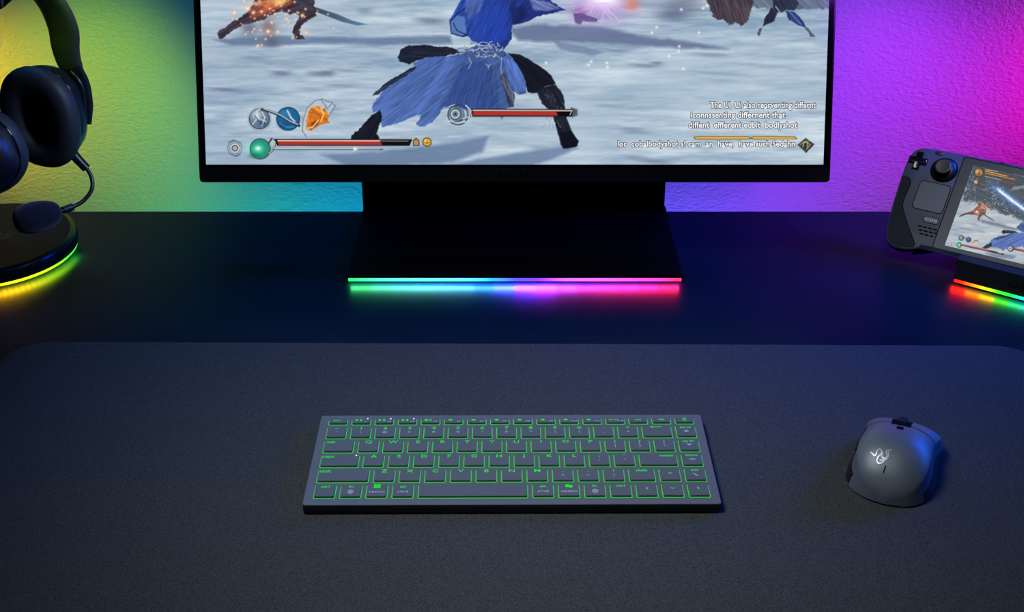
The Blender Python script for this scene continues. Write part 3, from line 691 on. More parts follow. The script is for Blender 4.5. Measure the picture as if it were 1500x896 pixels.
second = dict(zip('1234567890', '!@#$%^&*()')); second.update({'-': '_', '=': '+', '[': '{', ']': '}', '\\': '|', ';': ':', "'": '"', ',': '<', '.': '>', '/': '?', '`': '~'})
ringb = new()
kz = kt+1.7
def legend(parent, s, x, y, h, material, wide=1.25, ox=0):
    t = text_bm(s, h, wide, 'CENTER', 0.008, .04); 
    obj('legend', t, material, parent, M=Matrix.Translation((x, y, kz-kt+.02)))
def shape_legend(parent, polys, material):
    q = new()
    for pts in polys: prism(q, pts, kz-kt+.02, kz-kt+.07)
    obj('legend', q, material, parent)
def globe(parent, x, y):
    q = new()
    for rx in (2.1, 1.0):
        o_ = [(x+(rx+.16)*math.cos(2*PI*k/20), y+(2.5)*math.sin(2*PI*k/20)) for k in range(20)]; i_ = [(x+(rx-.16)*math.cos(2*PI*k/20), y+2.1*math.sin(2*PI*k/20)) for k in range(20)]
        ring_plate(q, o_, i_, kz-kt+.06)
    for dy in (-1.1, 0, 1.1): prism(q, [(x-1.9, y+dy-.15), (x+1.9, y+dy-.15), (x+1.9, y+dy+.15), (x-1.9, y+dy+.15)], kz-kt+.02, kz-kt+.07)
    prism(q, [(x-.15, y-2.2), (x+.15, y-2.2), (x+.15, y+2.2), (x-.15, y+2.2)], kz-kt+.02, kz-kt+.07)
    obj('legend', q, M_white, parent)
for r, row in enumerate(rows):
    u = 0
    yb = (5-r)*U-0.2
    kh = 8.3 if r == 0 else 15.8
    for name, w in row:
        x0 = (u-7.7)*U+G; x1 = (u+w-7.7)*U-G; u += w
        y0 = yb; y1 = yb+kh
        cx, cy = (x0+x1)/2, (y0+y1)/2
        # glowing gap round the key
        ring_plate(ringb, rrect(x0, x1, y0, y1, 1.4, 4), rrect(x0+.62, x1-.62, y0+.72, y1-.62, 1.0, 4), kt+.03)
        k = new(); prism(k, rrect(x0+.75-cx, x1-.75-cx, y0+1.05-cy, y1-.75-cy, 1.1, 4), .0, kz-kt, .22, 1, False)
        ko = obj('key', k, M_key, kb); ko.location = Vector((cx, cy, kt))*S
        hy = (y1-y0)/2
        if r == 0:
            if name == 'esc': legend(ko, 'esc', -1, hy-4.6, 2.3, M_legend, 1.4)
            elif name in ('ins', 'del'): legend(ko, name, 0, hy-4.6, 2.3, M_legend, 1.3)
            elif name == 'power':
                q = new(); ring_plate(q, [(1.7*math.cos(2*PI*j/20), hy-3.7+1.9*math.sin(2*PI*j/20)) for j in range(20)], [(1.2*math.cos(2*PI*j/20), hy-3.7+1.3*math.sin(2*PI*j/20)) for j in range(20)], kz-kt+.06)
                prism(q, [(-.25, hy-3.6), (.25, hy-3.6), (.25, hy-1.2), (-.25, hy-1.2)], kz-kt+.02, kz-kt+.07); obj('legend', q, M_legend, ko)
            else:
                i = int(name[1:])
                if i == 12: legend(ko, 'prt sc', -1.2, hy-4.2, 2.0, M_legend, 1.1)
                elif i <= 3: shape_legend(ko, [rrect(-4.6+d, -2.6+d, hy-4.6, hy-2.4, .7, 2) for d in (0, 3.4)], M_legend)
                elif i == 4: shape_legend(ko, [rrect(-4.6, -2.4, hy-4.8, hy-2, .5, 2), rrect(-1.8, .8, hy-4.8, hy-4.2, .1, 1), rrect(-1.8, .8, hy-2.6, hy-2, .1, 1), rrect(.3, .8, hy-4.8, hy-2, .1, 1)], M_legend)
                else: shape_legend(ko, [rrect(-3.9, -1.2, hy-4.5, hy-2.5, .8, 2), rrect(-4.6, -.6, hy-3.8, hy-3.2, .2, 1)], M_legend)
                legend(ko, name, 4.0, -hy+2.0, 1.9, M_white, 1.1)
                if i <= 3:
                    q = new(); lathe(q, [(.55, kz-kt+.01), (.55, kz-kt+.25), (0, kz-kt+.3)], 12, (4.9, hy-1.6)); obj('indicator_light', q, M_led, ko)
        elif name == 'backspace':
            shape_legend(ko, [[(-3.6, hy-2.9), (4.2, hy-2.9), (4.2, hy-2.3), (-3.6, hy-2.3)], [(-5, hy-2.6), (-3.2, hy-3.9), (-3.2, hy-1.3)]], M_legend)
        elif name in ('pgup', 'pgdn', 'home', 'end'):
            legend(ko, {'pgup': 'pg up', 'pgdn': 'pg dn'}.get(name, name), 0, hy-4.0, 2.3, M_legend, 1.2)
            q = {'pgup': [[(-2.2, -1.2), (2.2, -1.2), (0, 1)]], 'pgdn': [[(-2.2, 1), (0, -1.2), (2.2, 1)]], 'home': [rrect(-2.4, 2.4, -.4, .2, .1, 1), rrect(-.3, .3, -1, 1, .1, 1)],
                 'end': [[(-1.6, 1.2), (1.6, -1.4), (1.1, -1.9), (-2.1, .8)], rrect(-.2, 1.8, -2, -1.4, .1, 1)]}[name]
            shape_legend(ko, q, M_white)
        elif name in ('tab', 'caps', 'shift', 'enter'):
            left = x0 < 0
            lx = (-(x1-x0)/2+5.6) if left else ((x1-x0)/2-8)
            if name == 'shift' and not left: lx = 0
            legend(ko, name, lx, hy-4.6, 2.9, M_legend, 1.25)
            if name == 'caps':
                q = new(); lathe(q, [(.6, kz-kt+.01), (.6, kz-kt+.25), (0, kz-kt+.3)], 12, ((x1-x0)/2-2.6, hy-2)); obj('indicator_light', q, M_led, ko)
        elif name == 'ctrl': legend(ko, 'ctrl', 0, hy-4.4, 2.6, M_legend, 1.3)
        elif name == 'fn': legend(ko, 'fn', 0, hy-4.6, 2.6, M_legend, 1.3); globe(ko, 0, -1.6)
        elif name == 'option':
            if x0 < 0: shape_legend(ko, [rrect(a, a+2.3, c_, c_+2.0, .15, 1) for a in (-2.5, .1) for c_ in (hy-5.0, hy-2.7)], M_legend)
            else: shape_legend(ko, [rrect(-2.6, .8, hy-4.8, hy-1.6, 1.2, 3), rrect(-.4, 2.8, hy-5.2, hy-2.2, 1.2, 3)], M_legend)
            legend(ko, 'option', 0, -2.6, 2.4, M_white, 1.3)
        elif name == 'cmd': legend(ko, 'alt', 0, hy-4.6, 2.5, M_legend, 1.3); legend(ko, 'cmd', 0, -2.6, 2.4, M_white, 1.4)
        elif name in ('up', 'down', 'left', 'right'):
            a = {'up': 0, 'down': PI, 'left': PI/2, 'right': -PI/2}[name]; base = [(-1.7, -.7), (0, .9), (1.7, -.7), (1.2, -1.1), (0, .1), (-1.2, -1.1)]
            shape_legend(ko, [[(x*math.cos(a)-y*math.sin(a), 1.4+x*math.sin(a)+y*math.cos(a)) for x, y in base]], M_legend)
        elif name != 'space':
            if name.isalpha(): legend(ko, name, 0, hy-4.9, 3.5, M_legend, 1.35)
            elif name.isdigit(): legend(ko, name, 0, hy-4.9, 3.4, M_legend, 1.35); legend(ko, second[name], 0, -1.8, 2.3, M_white, 1.2)
            else:
                legend(ko, second[name] if name in '[]\\`' else name, 0, hy-4.8, 3.0, M_legend, 1.2)
                legend(ko, name if name in '[]\\`' else second[name], 0, -1.9, 2.4, M_white, 1.2)
obj('backlight', ringb, M_green, kb)

# ------------------------------------------------------------------ mouse
c0 = at_z(1308, 690, 3)
MROT = Matrix.Rotation(math.radians(-22), 3, 'Z')
ms = empty('computer_mouse', (c0.x, c0.y, 3), 'dark wireless mouse with a silver snake emblem, on the mat right of the keyboard', 'mouse', MROT)
ML = 92.0
def interp(tab, t):
    for (a, va), (c_, vb) in zip(tab, tab[1:]):
        if t <= c_:
            f = (t-a)/(c_-a); f = f*f*(3-2*f) if False else f
            return va+(vb-va)*f
    return tab[-1][1]
def smooth_tab(tab):
    P = spline([(a, v, 0) for a, v in tab], 10); T = [(p.x, p.y) for p in P]; return T
W_L = smooth_tab([(0, 3), (.03, 15), (.1, 25), (.22, 31), (.38, 32), (.55, 30), (.72, 29), (.86, 29), (.95, 26.5), (.985, 22), (1, 15)])
W_R = smooth_tab([(0, 3), (.03, 15), (.1, 24), (.22, 30), (.38, 32), (.55, 31.5), (.7, 32), (.84, 34.5), (.93, 33), (.98, 27), (1, 17)])
H_T = smooth_tab([(0, 9), (.03, 16), (.1, 25), (.22, 33.5), (.36, 38), (.5, 37.5), (.65, 34), (.8, 28.5), (.92, 21), (.985, 14), (1, 9)])
def mouse_surf(t, s, off=0):
    """t along (0 rear..1 front), s across -1..1 from left hem over the top to the right hem"""
    wl = interp(W_L, t); wr = interp(W_R, t); h = interp(H_T, t)
    a = s*PI/2*1.0
    w = wl if s < 0 else wr
    px, pz = (.78, .62) if s < 0 else (.88, .86)
    x = w*math.copysign(abs(math.sin(a))**px, s); z = 1.6+(h-1.6)*abs(math.cos(a))**pz
    # thumb-side and ring-side waist under the shoulders
    if abs(s) > .6: x *= 1-.10*math.sin((abs(s)-.6)/.4*PI)*(.4+.6*math.sin(PI*t))
    y = -ML/2+ML*t
    p = Vector((x, y, z))
    if off:
        e = 1e-3; q1 = mouse_surf(min(1, t+e), s)-mouse_surf(max(0, t-e), s); q2 = mouse_surf(t, min(1, s+e))-mouse_surf(t, max(-1, s-e))
        nn = q2.cross(q1).normalized(); 
        if nn.z < 0 and abs(s) < .5: nn = -nn
        p = p+nn*off
    return p
b = new(); NS, NT = 48, 60
rings = []
for i in range(NT+1):
    t = i/NT; t = .5-.5*math.cos(PI*t)*1.0
    rings.append([mouse_surf(t, -1+2*k/NS) for k in range(NS+1)])
loft(b, rings)
obj('shell', b, M_mouse, ms, smooth=True, autosmooth=50)
def patch(t0, t1, s0, s1, off, nt=24, ns=16, shape=None):
    q = new(); grid = []
    for i in range(nt+1):
        t = t0+(t1-t0)*i/nt
        row = []
        for k in range(ns+1):
            s = s0+(s1-s0)*k/ns
            tt, s_ = (t, s) if shape is None else shape(t, s)
            row.append((mouse_surf(tt, s_, off), mouse_surf(tt, s_, -.3)))
        grid.append(row)
    up = [[q.verts.new(c_[0]) for c_ in r_] for r_ in grid]
    for i in range(nt):
        for k in range(ns): q.faces.new((up[i][k], up[i][k+1], up[i+1][k+1], up[i+1][k]))
    lo = {}
    edge = [(0, k) for k in range(ns+1)]+[(i, ns) for i in range(1, nt+1)]+[(nt, k) for k in range(ns-1, -1, -1)]+[(i, 0) for i in range(nt-1, 0, -1)]
    lv = [q.verts.new(grid[i][k][1]) for i, k in edge]
    for j in range(len(edge)):
        a = up[edge[j][0]][edge[j][1]]; c_ = up[edge[(j+1) % len(edge)][0]][edge[(j+1) % len(edge)][1]]
        q.faces.new((a, lv[j], lv[(j+1) % len(edge)], c_))
    bmesh.ops.recalc_face_normals(q, faces=q.faces[:])
    return q
# the two main buttons, split along the middle in front of the hump
obj('left_button', patch(.66, .985, -.60, -.115, .7), M_mouse, ms, smooth=True, autosmooth=40)
obj('right_button', patch(.66, .985, .115, .60, .7), M_mouse, ms, smooth=True, autosmooth=40)
obj('wheel_slot', patch(.62, .97, -.11, .11, .25, 16, 6), M_groove, ms, smooth=True)
b = new(); lathe(b, [(0, -3.4), (7.6, -3.4), (8.8, -2.6), (9.1, 0), (8.8, 2.6), (7.6, 3.4), (0, 3.4)], 40)
wp = mouse_surf(.80, 0)
wheel = obj('scroll_wheel', b, M_mousedark, ms, smooth=True, autosmooth=30, M=Matrix.Translation((wp.x, wp.y, wp.z-6.0))@Matrix.Rotation(PI/2, 4, 'Y'))
for t0, t1 in ((.40, .56), (.575, .73)):
    obj('side_button', patch(t0, t1, -.84, -.70, 1.3, 10, 5), M_blackgloss, ms, smooth=True, autosmooth=40)
b = patch(.52, .58, -.03, .03, .35, 6, 4); obj('dpi_button', b, M_groove, ms, smooth=True)
for sgn in (-1, 1):
    q = patch(.15, .93, *((-.995, -.86) if sgn < 0 else (.86, .995)), .5, 30, 6)
    obj('side_grip', q, M_mousedark, ms, smooth=True, autosmooth=40)
# emblem on the hump
def on_mouse(x, y, h):
    a = math.radians(12); xx, yy = x*math.cos(a)-y*math.sin(a), x*math.sin(a)+y*math.cos(a)
    t = .16+yy/ML; xx = xx-8.0; w = 32.0; s = max(-1, min(1, (abs(xx)/w)**(1/.78)*(1 if xx >= 0 else -1)*2/PI*1.02))
    p = mouse_surf(t, s); return p+Vector((0, -.1, 1))*(h+.3)
obj('emblem', emblem_bm(17, .7, on_mouse), M_silver, ms)
b = new(); prism(b, [(-.9, 0), (.2, 0), (2.6, 5), (1.5, 5.2)], 0, .12)
for v in b.verts: v.co = on_mouse(v.co.x+.2, v.co.y*.7-7.5, .05+v.co.z)
obj('status_light', b, M_groove, ms)

# ------------------------------------------------------------------ handheld console
K = .932
DQ = Vector((433.0965, 1339.906, 60.7324)); DQ = CAM+(DQ-CAM)*K
yaw, lean = math.radians(33.017), math.radians(43.594)
cx = Vector((math.cos(yaw), -math.sin(yaw), 0)); uu = Vector((math.sin(lean)*math.sin(yaw), math.sin(lean)*math.cos(yaw), math.cos(lean))); nn = cx.cross(uu)
DR = Matrix((cx, uu, nn)).transposed()
dk = empty('handheld_console', tuple(DQ), 'dark grey handheld game console with a lit screen, leaning in its dock at the right', 'handheld game console', DR)
DW = Matrix.Translation(DQ)@DR.to_4x4()
SC = Matrix.Scale(K, 4)
FLIP = Matrix.Diagonal((1, -1, 1, 1))           # build with y downwards as on the face, then flip
DM = SC@FLIP
outl = [(149, 0), (60.9, .5), (30, .6), (21, 1.2), (13.5, 3.2), (8, 8.5), (5.3, 17), (4.3, 28), (4.4, 42), (5.0, 60), (6.2, 80), (8.2, 97), (10.5, 108), (14.5, 115), (21, 119), (31, 120), (42, 117.5), (51, 113.6), (60, 112.4), (149, 112.4)]
half = spline([(x, y, 0) for x, y in outl], 4)
half = [(p.x, p.y) for p in half][1:-1]
full = half+[(298-x, y) for x, y in half[::-1]]
def offset_poly(pts, d):
    n = len(pts); out = []
    for i in range(n):
        a = Vector(pts[i-1]); c_ = Vector(pts[(i+1) % n]); t = (c_-a).normalized(); nrm = Vector((t.y, -t.x)); out.append((pts[i][0]+nrm.x*d, pts[i][1]+nrm.y*d))
    return out
def gripdepth(x, y):
    e = min(x, 298-x)
    g = max(0, min(1, (58-e)/34)); g = g*g*(3-2*g)
    fall = max(0, min(1, (122-y)/34)); fall = fall*fall*(3-2*fall)
    return 11+g*(6+11*fall)
sgn = 1 if Vector(offset_poly(full, 1)[20]).x > full[20][0] else -1
# sgn such that positive offset shrinks on the left edge
lay = []
for off, f in ((2.6, 0), (.9, .05), (0, .2), (0, .5), (2.0, .75), (6.5, .93), (13, 1.0)):
    P = offset_poly(full, off*sgn)
    lay.append([(x, y, -gripdepth(x, y)*f - (0 if f else 0)) for x, y in P])
b = new(); loft(b, lay)
obj('body', b, M_deck, dk, smooth=True, autosmooth=50, M=DM.copy())
# darker grips wrap the outer side of the face
seam = [(5.5, 40.2), (11.0, 39.6), (15.0, 41), (17.2, 45), (17.4, 50), (16.6, 60), (17.0, 70), (20.1, 77.5), (27, 88), (34, 98), (41.2, 107.7), (44, 112)]
def grip_bm(mirror):
    left = [p for p in half if 39.5 < p[1] and p[0] < 45]
    left = offset_poly(full, 2.4*sgn); left = [p for p in left if p[1] > 41 and p[0] < 44]
    pts = seam+left[::-1] if (Vector(left[-1])-Vector(seam[-1])).length < (Vector(left[0])-Vector(seam[-1])).length else seam+left
    if mirror: pts = [(298-x, y) for x, y in pts]
    q = new(); prism(q, pts, -.5, .35, .2, 1); return q
for mir in (False, True):
    obj('grip', grip_bm(mir), M_deckgrip, dk, M=DM.copy())
b = new(); P = spline([(x, y, .37) for x, y in seam], 4)
for sft in (0, 1):
    tube(b, [((298-p.x) if sft else p.x, p.y, .35) for p in P], .38, 6, False)
obj('grip_seam', b, M_groove, dk, M=DM.copy())
# front glass and its seams
b = new(); prism(b, rrect(62.2, 235.8, 3.9, 109.2, .8, 2), -.3, .25, .1, 1); obj('screen_glass', b, M_deckglass, dk, M=DM.copy())
b = new()
for x in (61.7, 236.3): box(b, x-.4, x+.4, 4, 109.4, -.2, .2)
box(b, 62, 236, 3.1, 3.8, -.2, .2); obj('glass_seam', b, M_groove, dk, M=DM.copy())
M_screen2 = emis_attr('handheld_picture', 1.0)
xs = np.concatenate([np.arange(73.5, 163, .42), np.linspace(165, 224.5, 24)]); ys = np.arange(11, 105.01, .42)
picture_mesh('screen', xs, ys, DM, paint_handheld, M_screen2, dk, .3, DW@DM)
# direction pad
ctr = (16.6, 18.8)
b = new(); w = 3.6; L = 10
cross = [(-w, -L), (w, -L), (w, -w), (L, -w), (L, w), (w, w), (w, L), (-w, L), (-w, w), (-L, w), (-L, -w), (-w, -w)]
prism(b, [(ctr[0]+x, ctr[1]+y) for x, y in cross], -.2, 2.6, .9, 3); obj('direction_pad', b, M_blackgloss, dk, M=DM.copy(), smooth=True, autosmooth=30)
b = new(); prism(b, [(298-ctr[0]+x, ctr[1]+y) for x, y in rrect(-L, L, -L, L, 6)], -.2, .1); obj('button_well', b, M_groove, dk, M=DM.copy())
for dx, dy in ((0, -7), (0, 7), (-7, 0), (7, 0)):
    b = new(); lathe(b, [(3.6, 0), (3.6, 1.8), (3, 2.3), (0, 2.5)], 24, (298-ctr[0]+dx, ctr[1]+dy)); obj('face_button', b, M_black, dk, M=DM.copy(), smooth=True, autosmooth=40)
for cxx in (46.2, 298-46.2):
    b = new(); lathe(b, [(14.3, 0), (14.3, .35), (13.6, .6), (12.8, .3), (12.2, -.2)], 48, (cxx, 23)); obj('stick_ring', b, M_groove, dk, M=DM.copy(), smooth=True, autosmooth=40)
    b = new(); lathe(b, [(13.4, .1), (13, 1.8), (11.5, 3.9), (8.5, 5.2), (5.0, 5.7), (4.6, 7.6), (7.7, 8.6), (8.9, 9.6), (9.0, 10.6), (8.2, 11.3), (6.6, 11.2), (0, 10.4)], 48, (cxx, 23)); obj('thumbstick', b, M_blackgloss if False else M_black, dk, M=DM.copy(), smooth=True, autosmooth=60)
for cxx in (35.5, 298-35.5):
    b = new(); prism(b, rrect(cxx-4.4, cxx+4.4, 3.8, 7.6, 1.9, 5), 0, .9, .3, 2); obj('menu_button', b, M_black, dk, M=DM.copy(), smooth=True, autosmooth=30)
for x0 in (27.0, 298-59.5):
    b = new(); prism(b, rrect(x0-.5, x0+33, 39, 72.5, 4, 6), -.1, .18); obj('trackpad_seam', b, M_groove, dk, M=DM.copy())
    b = new(); prism(b, rrect(x0+.25, x0+32.25, 39.75, 71.75, 3.5, 6), -.1, .3, .1, 1); obj('trackpad', b, M_deck, dk, M=DM.copy())
b = new(); prism(b, rrect(42.2, 60.0, 77.4, 85.2, 3.9, 6), -.1, .2); obj('system_button_seam', b, M_groove, dk, M=DM.copy())
b = new(); prism(b, rrect(42.8, 59.4, 78, 84.6, 3.3, 6), -.1, .5, .2, 2); sb = obj('system_button', b, mat('system_button_grey', (.05, .055, .07), .5), dk, M=DM.copy())
t = text_bm('STEAM', 2.7, 1.05, 'CENTER', .01, .06); obj('lettering', t, M_label, sb, M=SC@Matrix.Translation((51.1, -82.7, .55)))
b = new()
for r_, (n_, x0, y) in enumerate(((4, 40.2, 89.6), (4, 42.2, 93.6), (3, 44.4, 97.6))):
    for i in range(n_): prism(b, rrect(x0+i*5.4, x0+i*5.4+4.2, y, y+1.6, .5, 2), -.1, .2)
obj('speaker_grille', b, M_groove, dk, M=DM.copy())
b = new(); prism(b, rrect(98, 103, 1.2, 2.3, .5, 3), -.1, .1); obj('microphone_hole', b, M_groove, dk, M=DM.copy())

# ------------------------------------------------------------------ dock under the console
fl = at_z(1396, 411, 3)
dock = empty('console_dock', (fl.x, fl.y, 0), 'black docking stand with a rainbow light strip, under the handheld console', 'dock', Matrix.Rotation(-yaw-math.radians(1.5), 3, 'Z'))
b = new()
# side profile (y back, z up), extruded along x; front slopes, cradle behind the lip, backrest behind the console
prof = [(1.5, 4.6), (2.6, 25.2), (12, 26.6), (13.5, 22), (15.5, 7), (40, 5), (70, 32), (78, 30), (82, 4.6)]
prism(b, prof, 0, 150, .5, 1); dbody = obj('body', b, M_dock, dock, M=M90.copy())
b = new(); box(b, 1, 149, 2.5, 70, 0, 1.6, .2); obj('foot', b, M_rubber, dock)
dstops = [(0, (255, 20, 20)), (.09, (255, 40, 15)), (.2, (235, 120, 20)), (.33, (190, 190, 20)), (.45, (60, 225, 20)), (.58, (20, 225, 60)), (.7, (30, 215, 170)), (.85, (30, 190, 240)), (1, (40, 80, 255))]
b = new(); box(b, .5, 149.5, .8, 6, 1.6, 4.5, .25); obj('light_strip', b, emis_ramp('dock_led', dstops, 0, 95, 'X', 2.4), dock)
b = new()
for i, ch in enumerate('RAZER'):
    t = text_bm(ch, 4.0, 1.4, 'CENTER', 0, .1)
    for v in t.verts: v.co += Vector(((i-2)*6.0, 0, 0))
    merge(b, t)
sl = math.atan2(20.6, 1.1)
obj('brand_lettering', b, M_groove, dock, M=Matrix.Translation((64, 1.75, 11.0))@Matrix.Rotation(sl, 4, 'X'))

# ------------------------------------------------------------------ headset stand
HC = (-529.5, 1194)
hs = empty('headset_stand', (HC[0], HC[1], 0), 'black headset stand with a round base glowing yellow green, at the left', 'headset stand')
b = new(); lathe(b, [(0, 3.6), (84, 3.6), (86.2, 4.4), (86.5, 8), (86.2, 13), (84.5, 16.2), (81.5, 17.2), (0, 17.2)], 128); obj('base', b, M_basegloss, hs, smooth=True, autosmooth=35)
b = new(); lathe(b, [(0, 17.25), (80, 17.25), (80, 17.45), (0, 17.45)], 96); obj('top_pad', b, M_basetop, hs)
M_disc = emis_ramp('base_led', [(0, (255, 110, 10)), (.2, (255, 170, 10)), (.42, (245, 225, 20)), (.75, (170, 240, 20)), (.95, (90, 235, 40)), (1, (60, 220, 60))], -100, -10, strength=2.2, angular=True)
b = new(); lathe(b, [(78, 1.0), (84.8, 1.0), (85.3, 2.2), (84.8, 3.6), (78, 3.6)], 128); obj('light_strip', b, M_disc, hs, smooth=True)
b = new(); lathe(b, [(0, 0), (76, 0), (76, 3.6), (0, 3.6)], 64); obj('foot', b, M_rubber, hs)
obj('emblem', emblem_bm(34, 1.8, lambda x, y, h: Vector((x+12, y-6, 17.46+h))), M_faint, hs)
b = new(); tube(b, [(-32, 8, 17), (-32, 8, 120), (-30, 2, 240), (-14, -14, 268), (20, -30, 272), (66, -58, 271)], 8, 16); obj('pole', b, M_blackgloss, hs, smooth=True, autosmooth=40)
b = new(); prism(b, rrect(28, 92, -86, -42, 8, 4), 273, 283, 3, 3); obj('hook', b, M_blackgloss, hs, smooth=True, autosmooth=40)

# ------------------------------------------------------------------ headset
FC = at_y(66, 168, 1178)          # centre of the far ear pad
AX = Vector((-.30, -.95, 0)).normalized()   # from the far cup towards the near cup
BXv = Vector((AX.y*-1, AX.x, 0))  # horizontal, to the right in the picture
hd = empty('headset', (FC.x, FC.y-60, 17.5), 'black over-ear headset with foam-tipped microphone, hanging above the round stand', 'headset')
HO = rel((FC.x, FC.y-60, 17.5))
def cup_matrix(c, axis, tiltz=0, roll=0):
    z = axis.normalized(); x = Vector((0, 0, 1)).cross(z).normalized(); y = z.cross(x)
    m = Matrix((x, y, z)).transposed().to_4x4()
    return Matrix.Translation(c)@m@Matrix.Rotation(roll, 4, 'Z')
def oval(a, b_, n=56, e=.86): return [(a*math.copysign(abs(math.cos(2*PI*k/n))**e, math.cos(2*PI*k/n)), b_*math.copysign(abs(math.sin(2*PI*k/n))**e, math.sin(2*PI*k/n))) for k in range(n)]
def ear(c, axis, roll, parent):
    """ear cup: local z points at the ear"""
    m = HO@cup_matrix(c, axis, roll=roll)
    q = new(); rings = []
    for a, b_, z in ((6, 8, -27), (22, 30, -26.5), (29, 38, -24), (33.5, 43, -18), (35.5, 45.5, -10), (36, 46, -4), (34, 44, -2)): rings.append([(x, y, z) for x, y in oval(a, b_)])
    loft(q, rings); cup = obj('ear_cup', q, M_headshell, parent, smooth=True, autosmooth=50, M=m.copy())
    q = new(); rings = []
    for k in range(20):
        a = 2*PI*k/20; dr = math.copysign(abs(math.cos(a))**.8, math.cos(a)); dz = math.copysign(abs(math.sin(a))**.8, math.sin(a))
        rr = 12.5*dr; rings.append([(x, y, 7.5+11*dz) for x, y in oval(28+rr, 37+rr)])
    loft(q, rings, closed=True); obj('ear_cushion', q, M_cushion, cup, smooth=True, M=m.copy())
    q = new(); prism(q, oval(22, 31), -3, 0); obj('speaker_cloth', q, M_mesh, cup, M=m.copy())
    q = new(); rings = []
    for a, z in ((35.2, -3.2), (37, -2.6), (37, -1.2), (35.2, -.6)): rings.append([(x, y, z) for x, y in oval(a, a+10)])
    loft(q, rings); obj('cup_trim', q, M_blackgloss, cup, smooth=True, M=m.copy())
    return cup
ear(FC, (AX+Vector((0, 0, -.02))), math.radians(-4), hd)
NC = at_y(-47, 229, 1068)
ear(NC, -(AX+Vector((.30, 0, .12))), math.radians(76), hd)
# headband: arch through both cups
mid = (FC+NC)/2
far_o = FC-AX*17+BXv*2; near_o = NC+AX*22
def bandpt(p): return p
arch = [at_y(125, 180, 1192), at_y(127, 150, 1195), at_y(119, 122, 1197), at_y(104, 98, 1196), at_y(96, 72, 1194), at_y(92, 40, 1188), at_y(76, 5, 1174), at_y(45, -30, 1150), at_y(5, -50, 1122), at_y(-45, -50, 1092), at_y(-85, -15, 1068), at_y(-100, 50, 1052), at_y(-98, 110, 1046), at_y(-90, 170, 1044)]
AP = spline(arch, 7); m_ = len(AP)
def band(i0, i1, wfn, tfn, off=0):
    q = new(); rings = []
    for i in range(i0, i1+1):
        p = AP[i]; t = (AP[min(i+1, m_-1)]-AP[max(i-1, 0)]).normalized()
        wd = (BXv-t*BXv.dot(t)).normalized(); nn_ = t.cross(wd).normalized()
        f = i/(m_-1); w_, th_ = wfn(f), tfn(f); ring = []
        for k in range(20):
            a = 2*PI*k/20; ring.append(p+wd*(w_*math.copysign(abs(math.cos(a))**.7, math.cos(a)))+nn_*(off+th_*math.copysign(abs(math.sin(a))**.7, math.sin(a))))
        rings.append(ring)
    return loft(q, rings)
ia, ib = int(m_*.235), int(m_*.80)
obj('headband', band(ia, ib, lambda f: 13.2+2.3*min(1, max(0, (f-.235)/.15)), lambda f: 3.9+2*min(1, max(0, (f-.235)/.15))), M_cushion, hd, smooth=True, autosmooth=60, M=HO)
q = new()
def side_off(P, d):
    return P
# yokes: narrow forked arms from the band to the cups
def yoke_bm(idx):
    q = new(); rings = []
    for j, i in enumerate(idx):
        p = AP[i]; t = (AP[min(i+1, m_-1)]-AP[max(i-1, 0)]).normalized()
        wd = (BXv-t*BXv.dot(t)).normalized(); nn_ = t.cross(wd).normalized()
        f = j/(len(idx)-1); w_ = 6.0+7.2*max(0, (f-.35)/.65)**1.2; th_ = 3.4+.5*f
        rings.append([p+wd*(w_*math.copysign(abs(math.cos(2*PI*k/16))**.6, math.cos(2*PI*k/16)))+nn_*(th_*math.copysign(abs(math.sin(2*PI*k/16))**.6, math.sin(2*PI*k/16))) for k in range(16)])
    return loft(q, rings)
obj('yoke', yoke_bm(list(range(0, ia+2))), M_headshell, hd, smooth=True, autosmooth=50, M=HO)
obj('yoke', yoke_bm(list(range(m_-1, ib-2, -1))), M_headshell, hd, smooth=True, autosmooth=50, M=HO)
b = new(); tube(b, [at_y(103, 104, 1186), at_y(115, 117, 1184), at_y(122.5, 136, 1183), at_y(123.5, 172, 1182)], lambda f: 1.3+.6*f, 10); obj('slider', b, M_headmetal, hd, smooth=True, M=HO)
# microphone
mb = [at_y(102, 218, 1172), at_y(112, 231, 1170), at_y(127, 247, 1168), at_y(134.5, 262, 1164), at_y(134, 278, 1158), at_y(122, 294, 1150), at_y(106, 303, 1142), at_y(92, 308, 1134), at_y(70, 314, 1124)]
b = new(); tube(b, mb, 2.0, 12); boom = obj('microphone_boom', b, M_headshell, hd, smooth=True, M=HO)
b = new(); tube(b, [mb[0]-(mb[2]-mb[0])*.3, mb[0], mb[1], mb[2]], lambda f: 5.6-1.3*f, 16); obj('boom_socket', b, M_headshell, boom, smooth=True, autosmooth=50, M=HO)
b = new(); tube(b, [mb[6], mb[7]], 3.6, 14, False); obj('boom_collar', b, M_headshell, boom, smooth=True, autosmooth=50, M=HO)
mc = at_y(55, 317, 1118); ax = (at_y(88, 309, 1130)-at_y(22, 325, 1106)).normalized()
b = new(); L2 = 22.0; rings = []
sd = ax.orthogonal().normalized(); sd2 = ax.cross(sd)
for i in range(17):
    a = -PI/2+PI*i/16; z = L2*math.sin(a); r = 14.6*max(.02, abs(math.cos(a)))**.62*(1.0-.10*math.sin(a))
    rings.append([mc+ax*z+sd*(r*math.cos(2*PI*k/28))+sd2*(r*math.sin(2*PI*k/28)) for k in range(28)])
loft(b, rings); obj('foam_windscreen', b, M_foam, boom, smooth=True, M=HO)

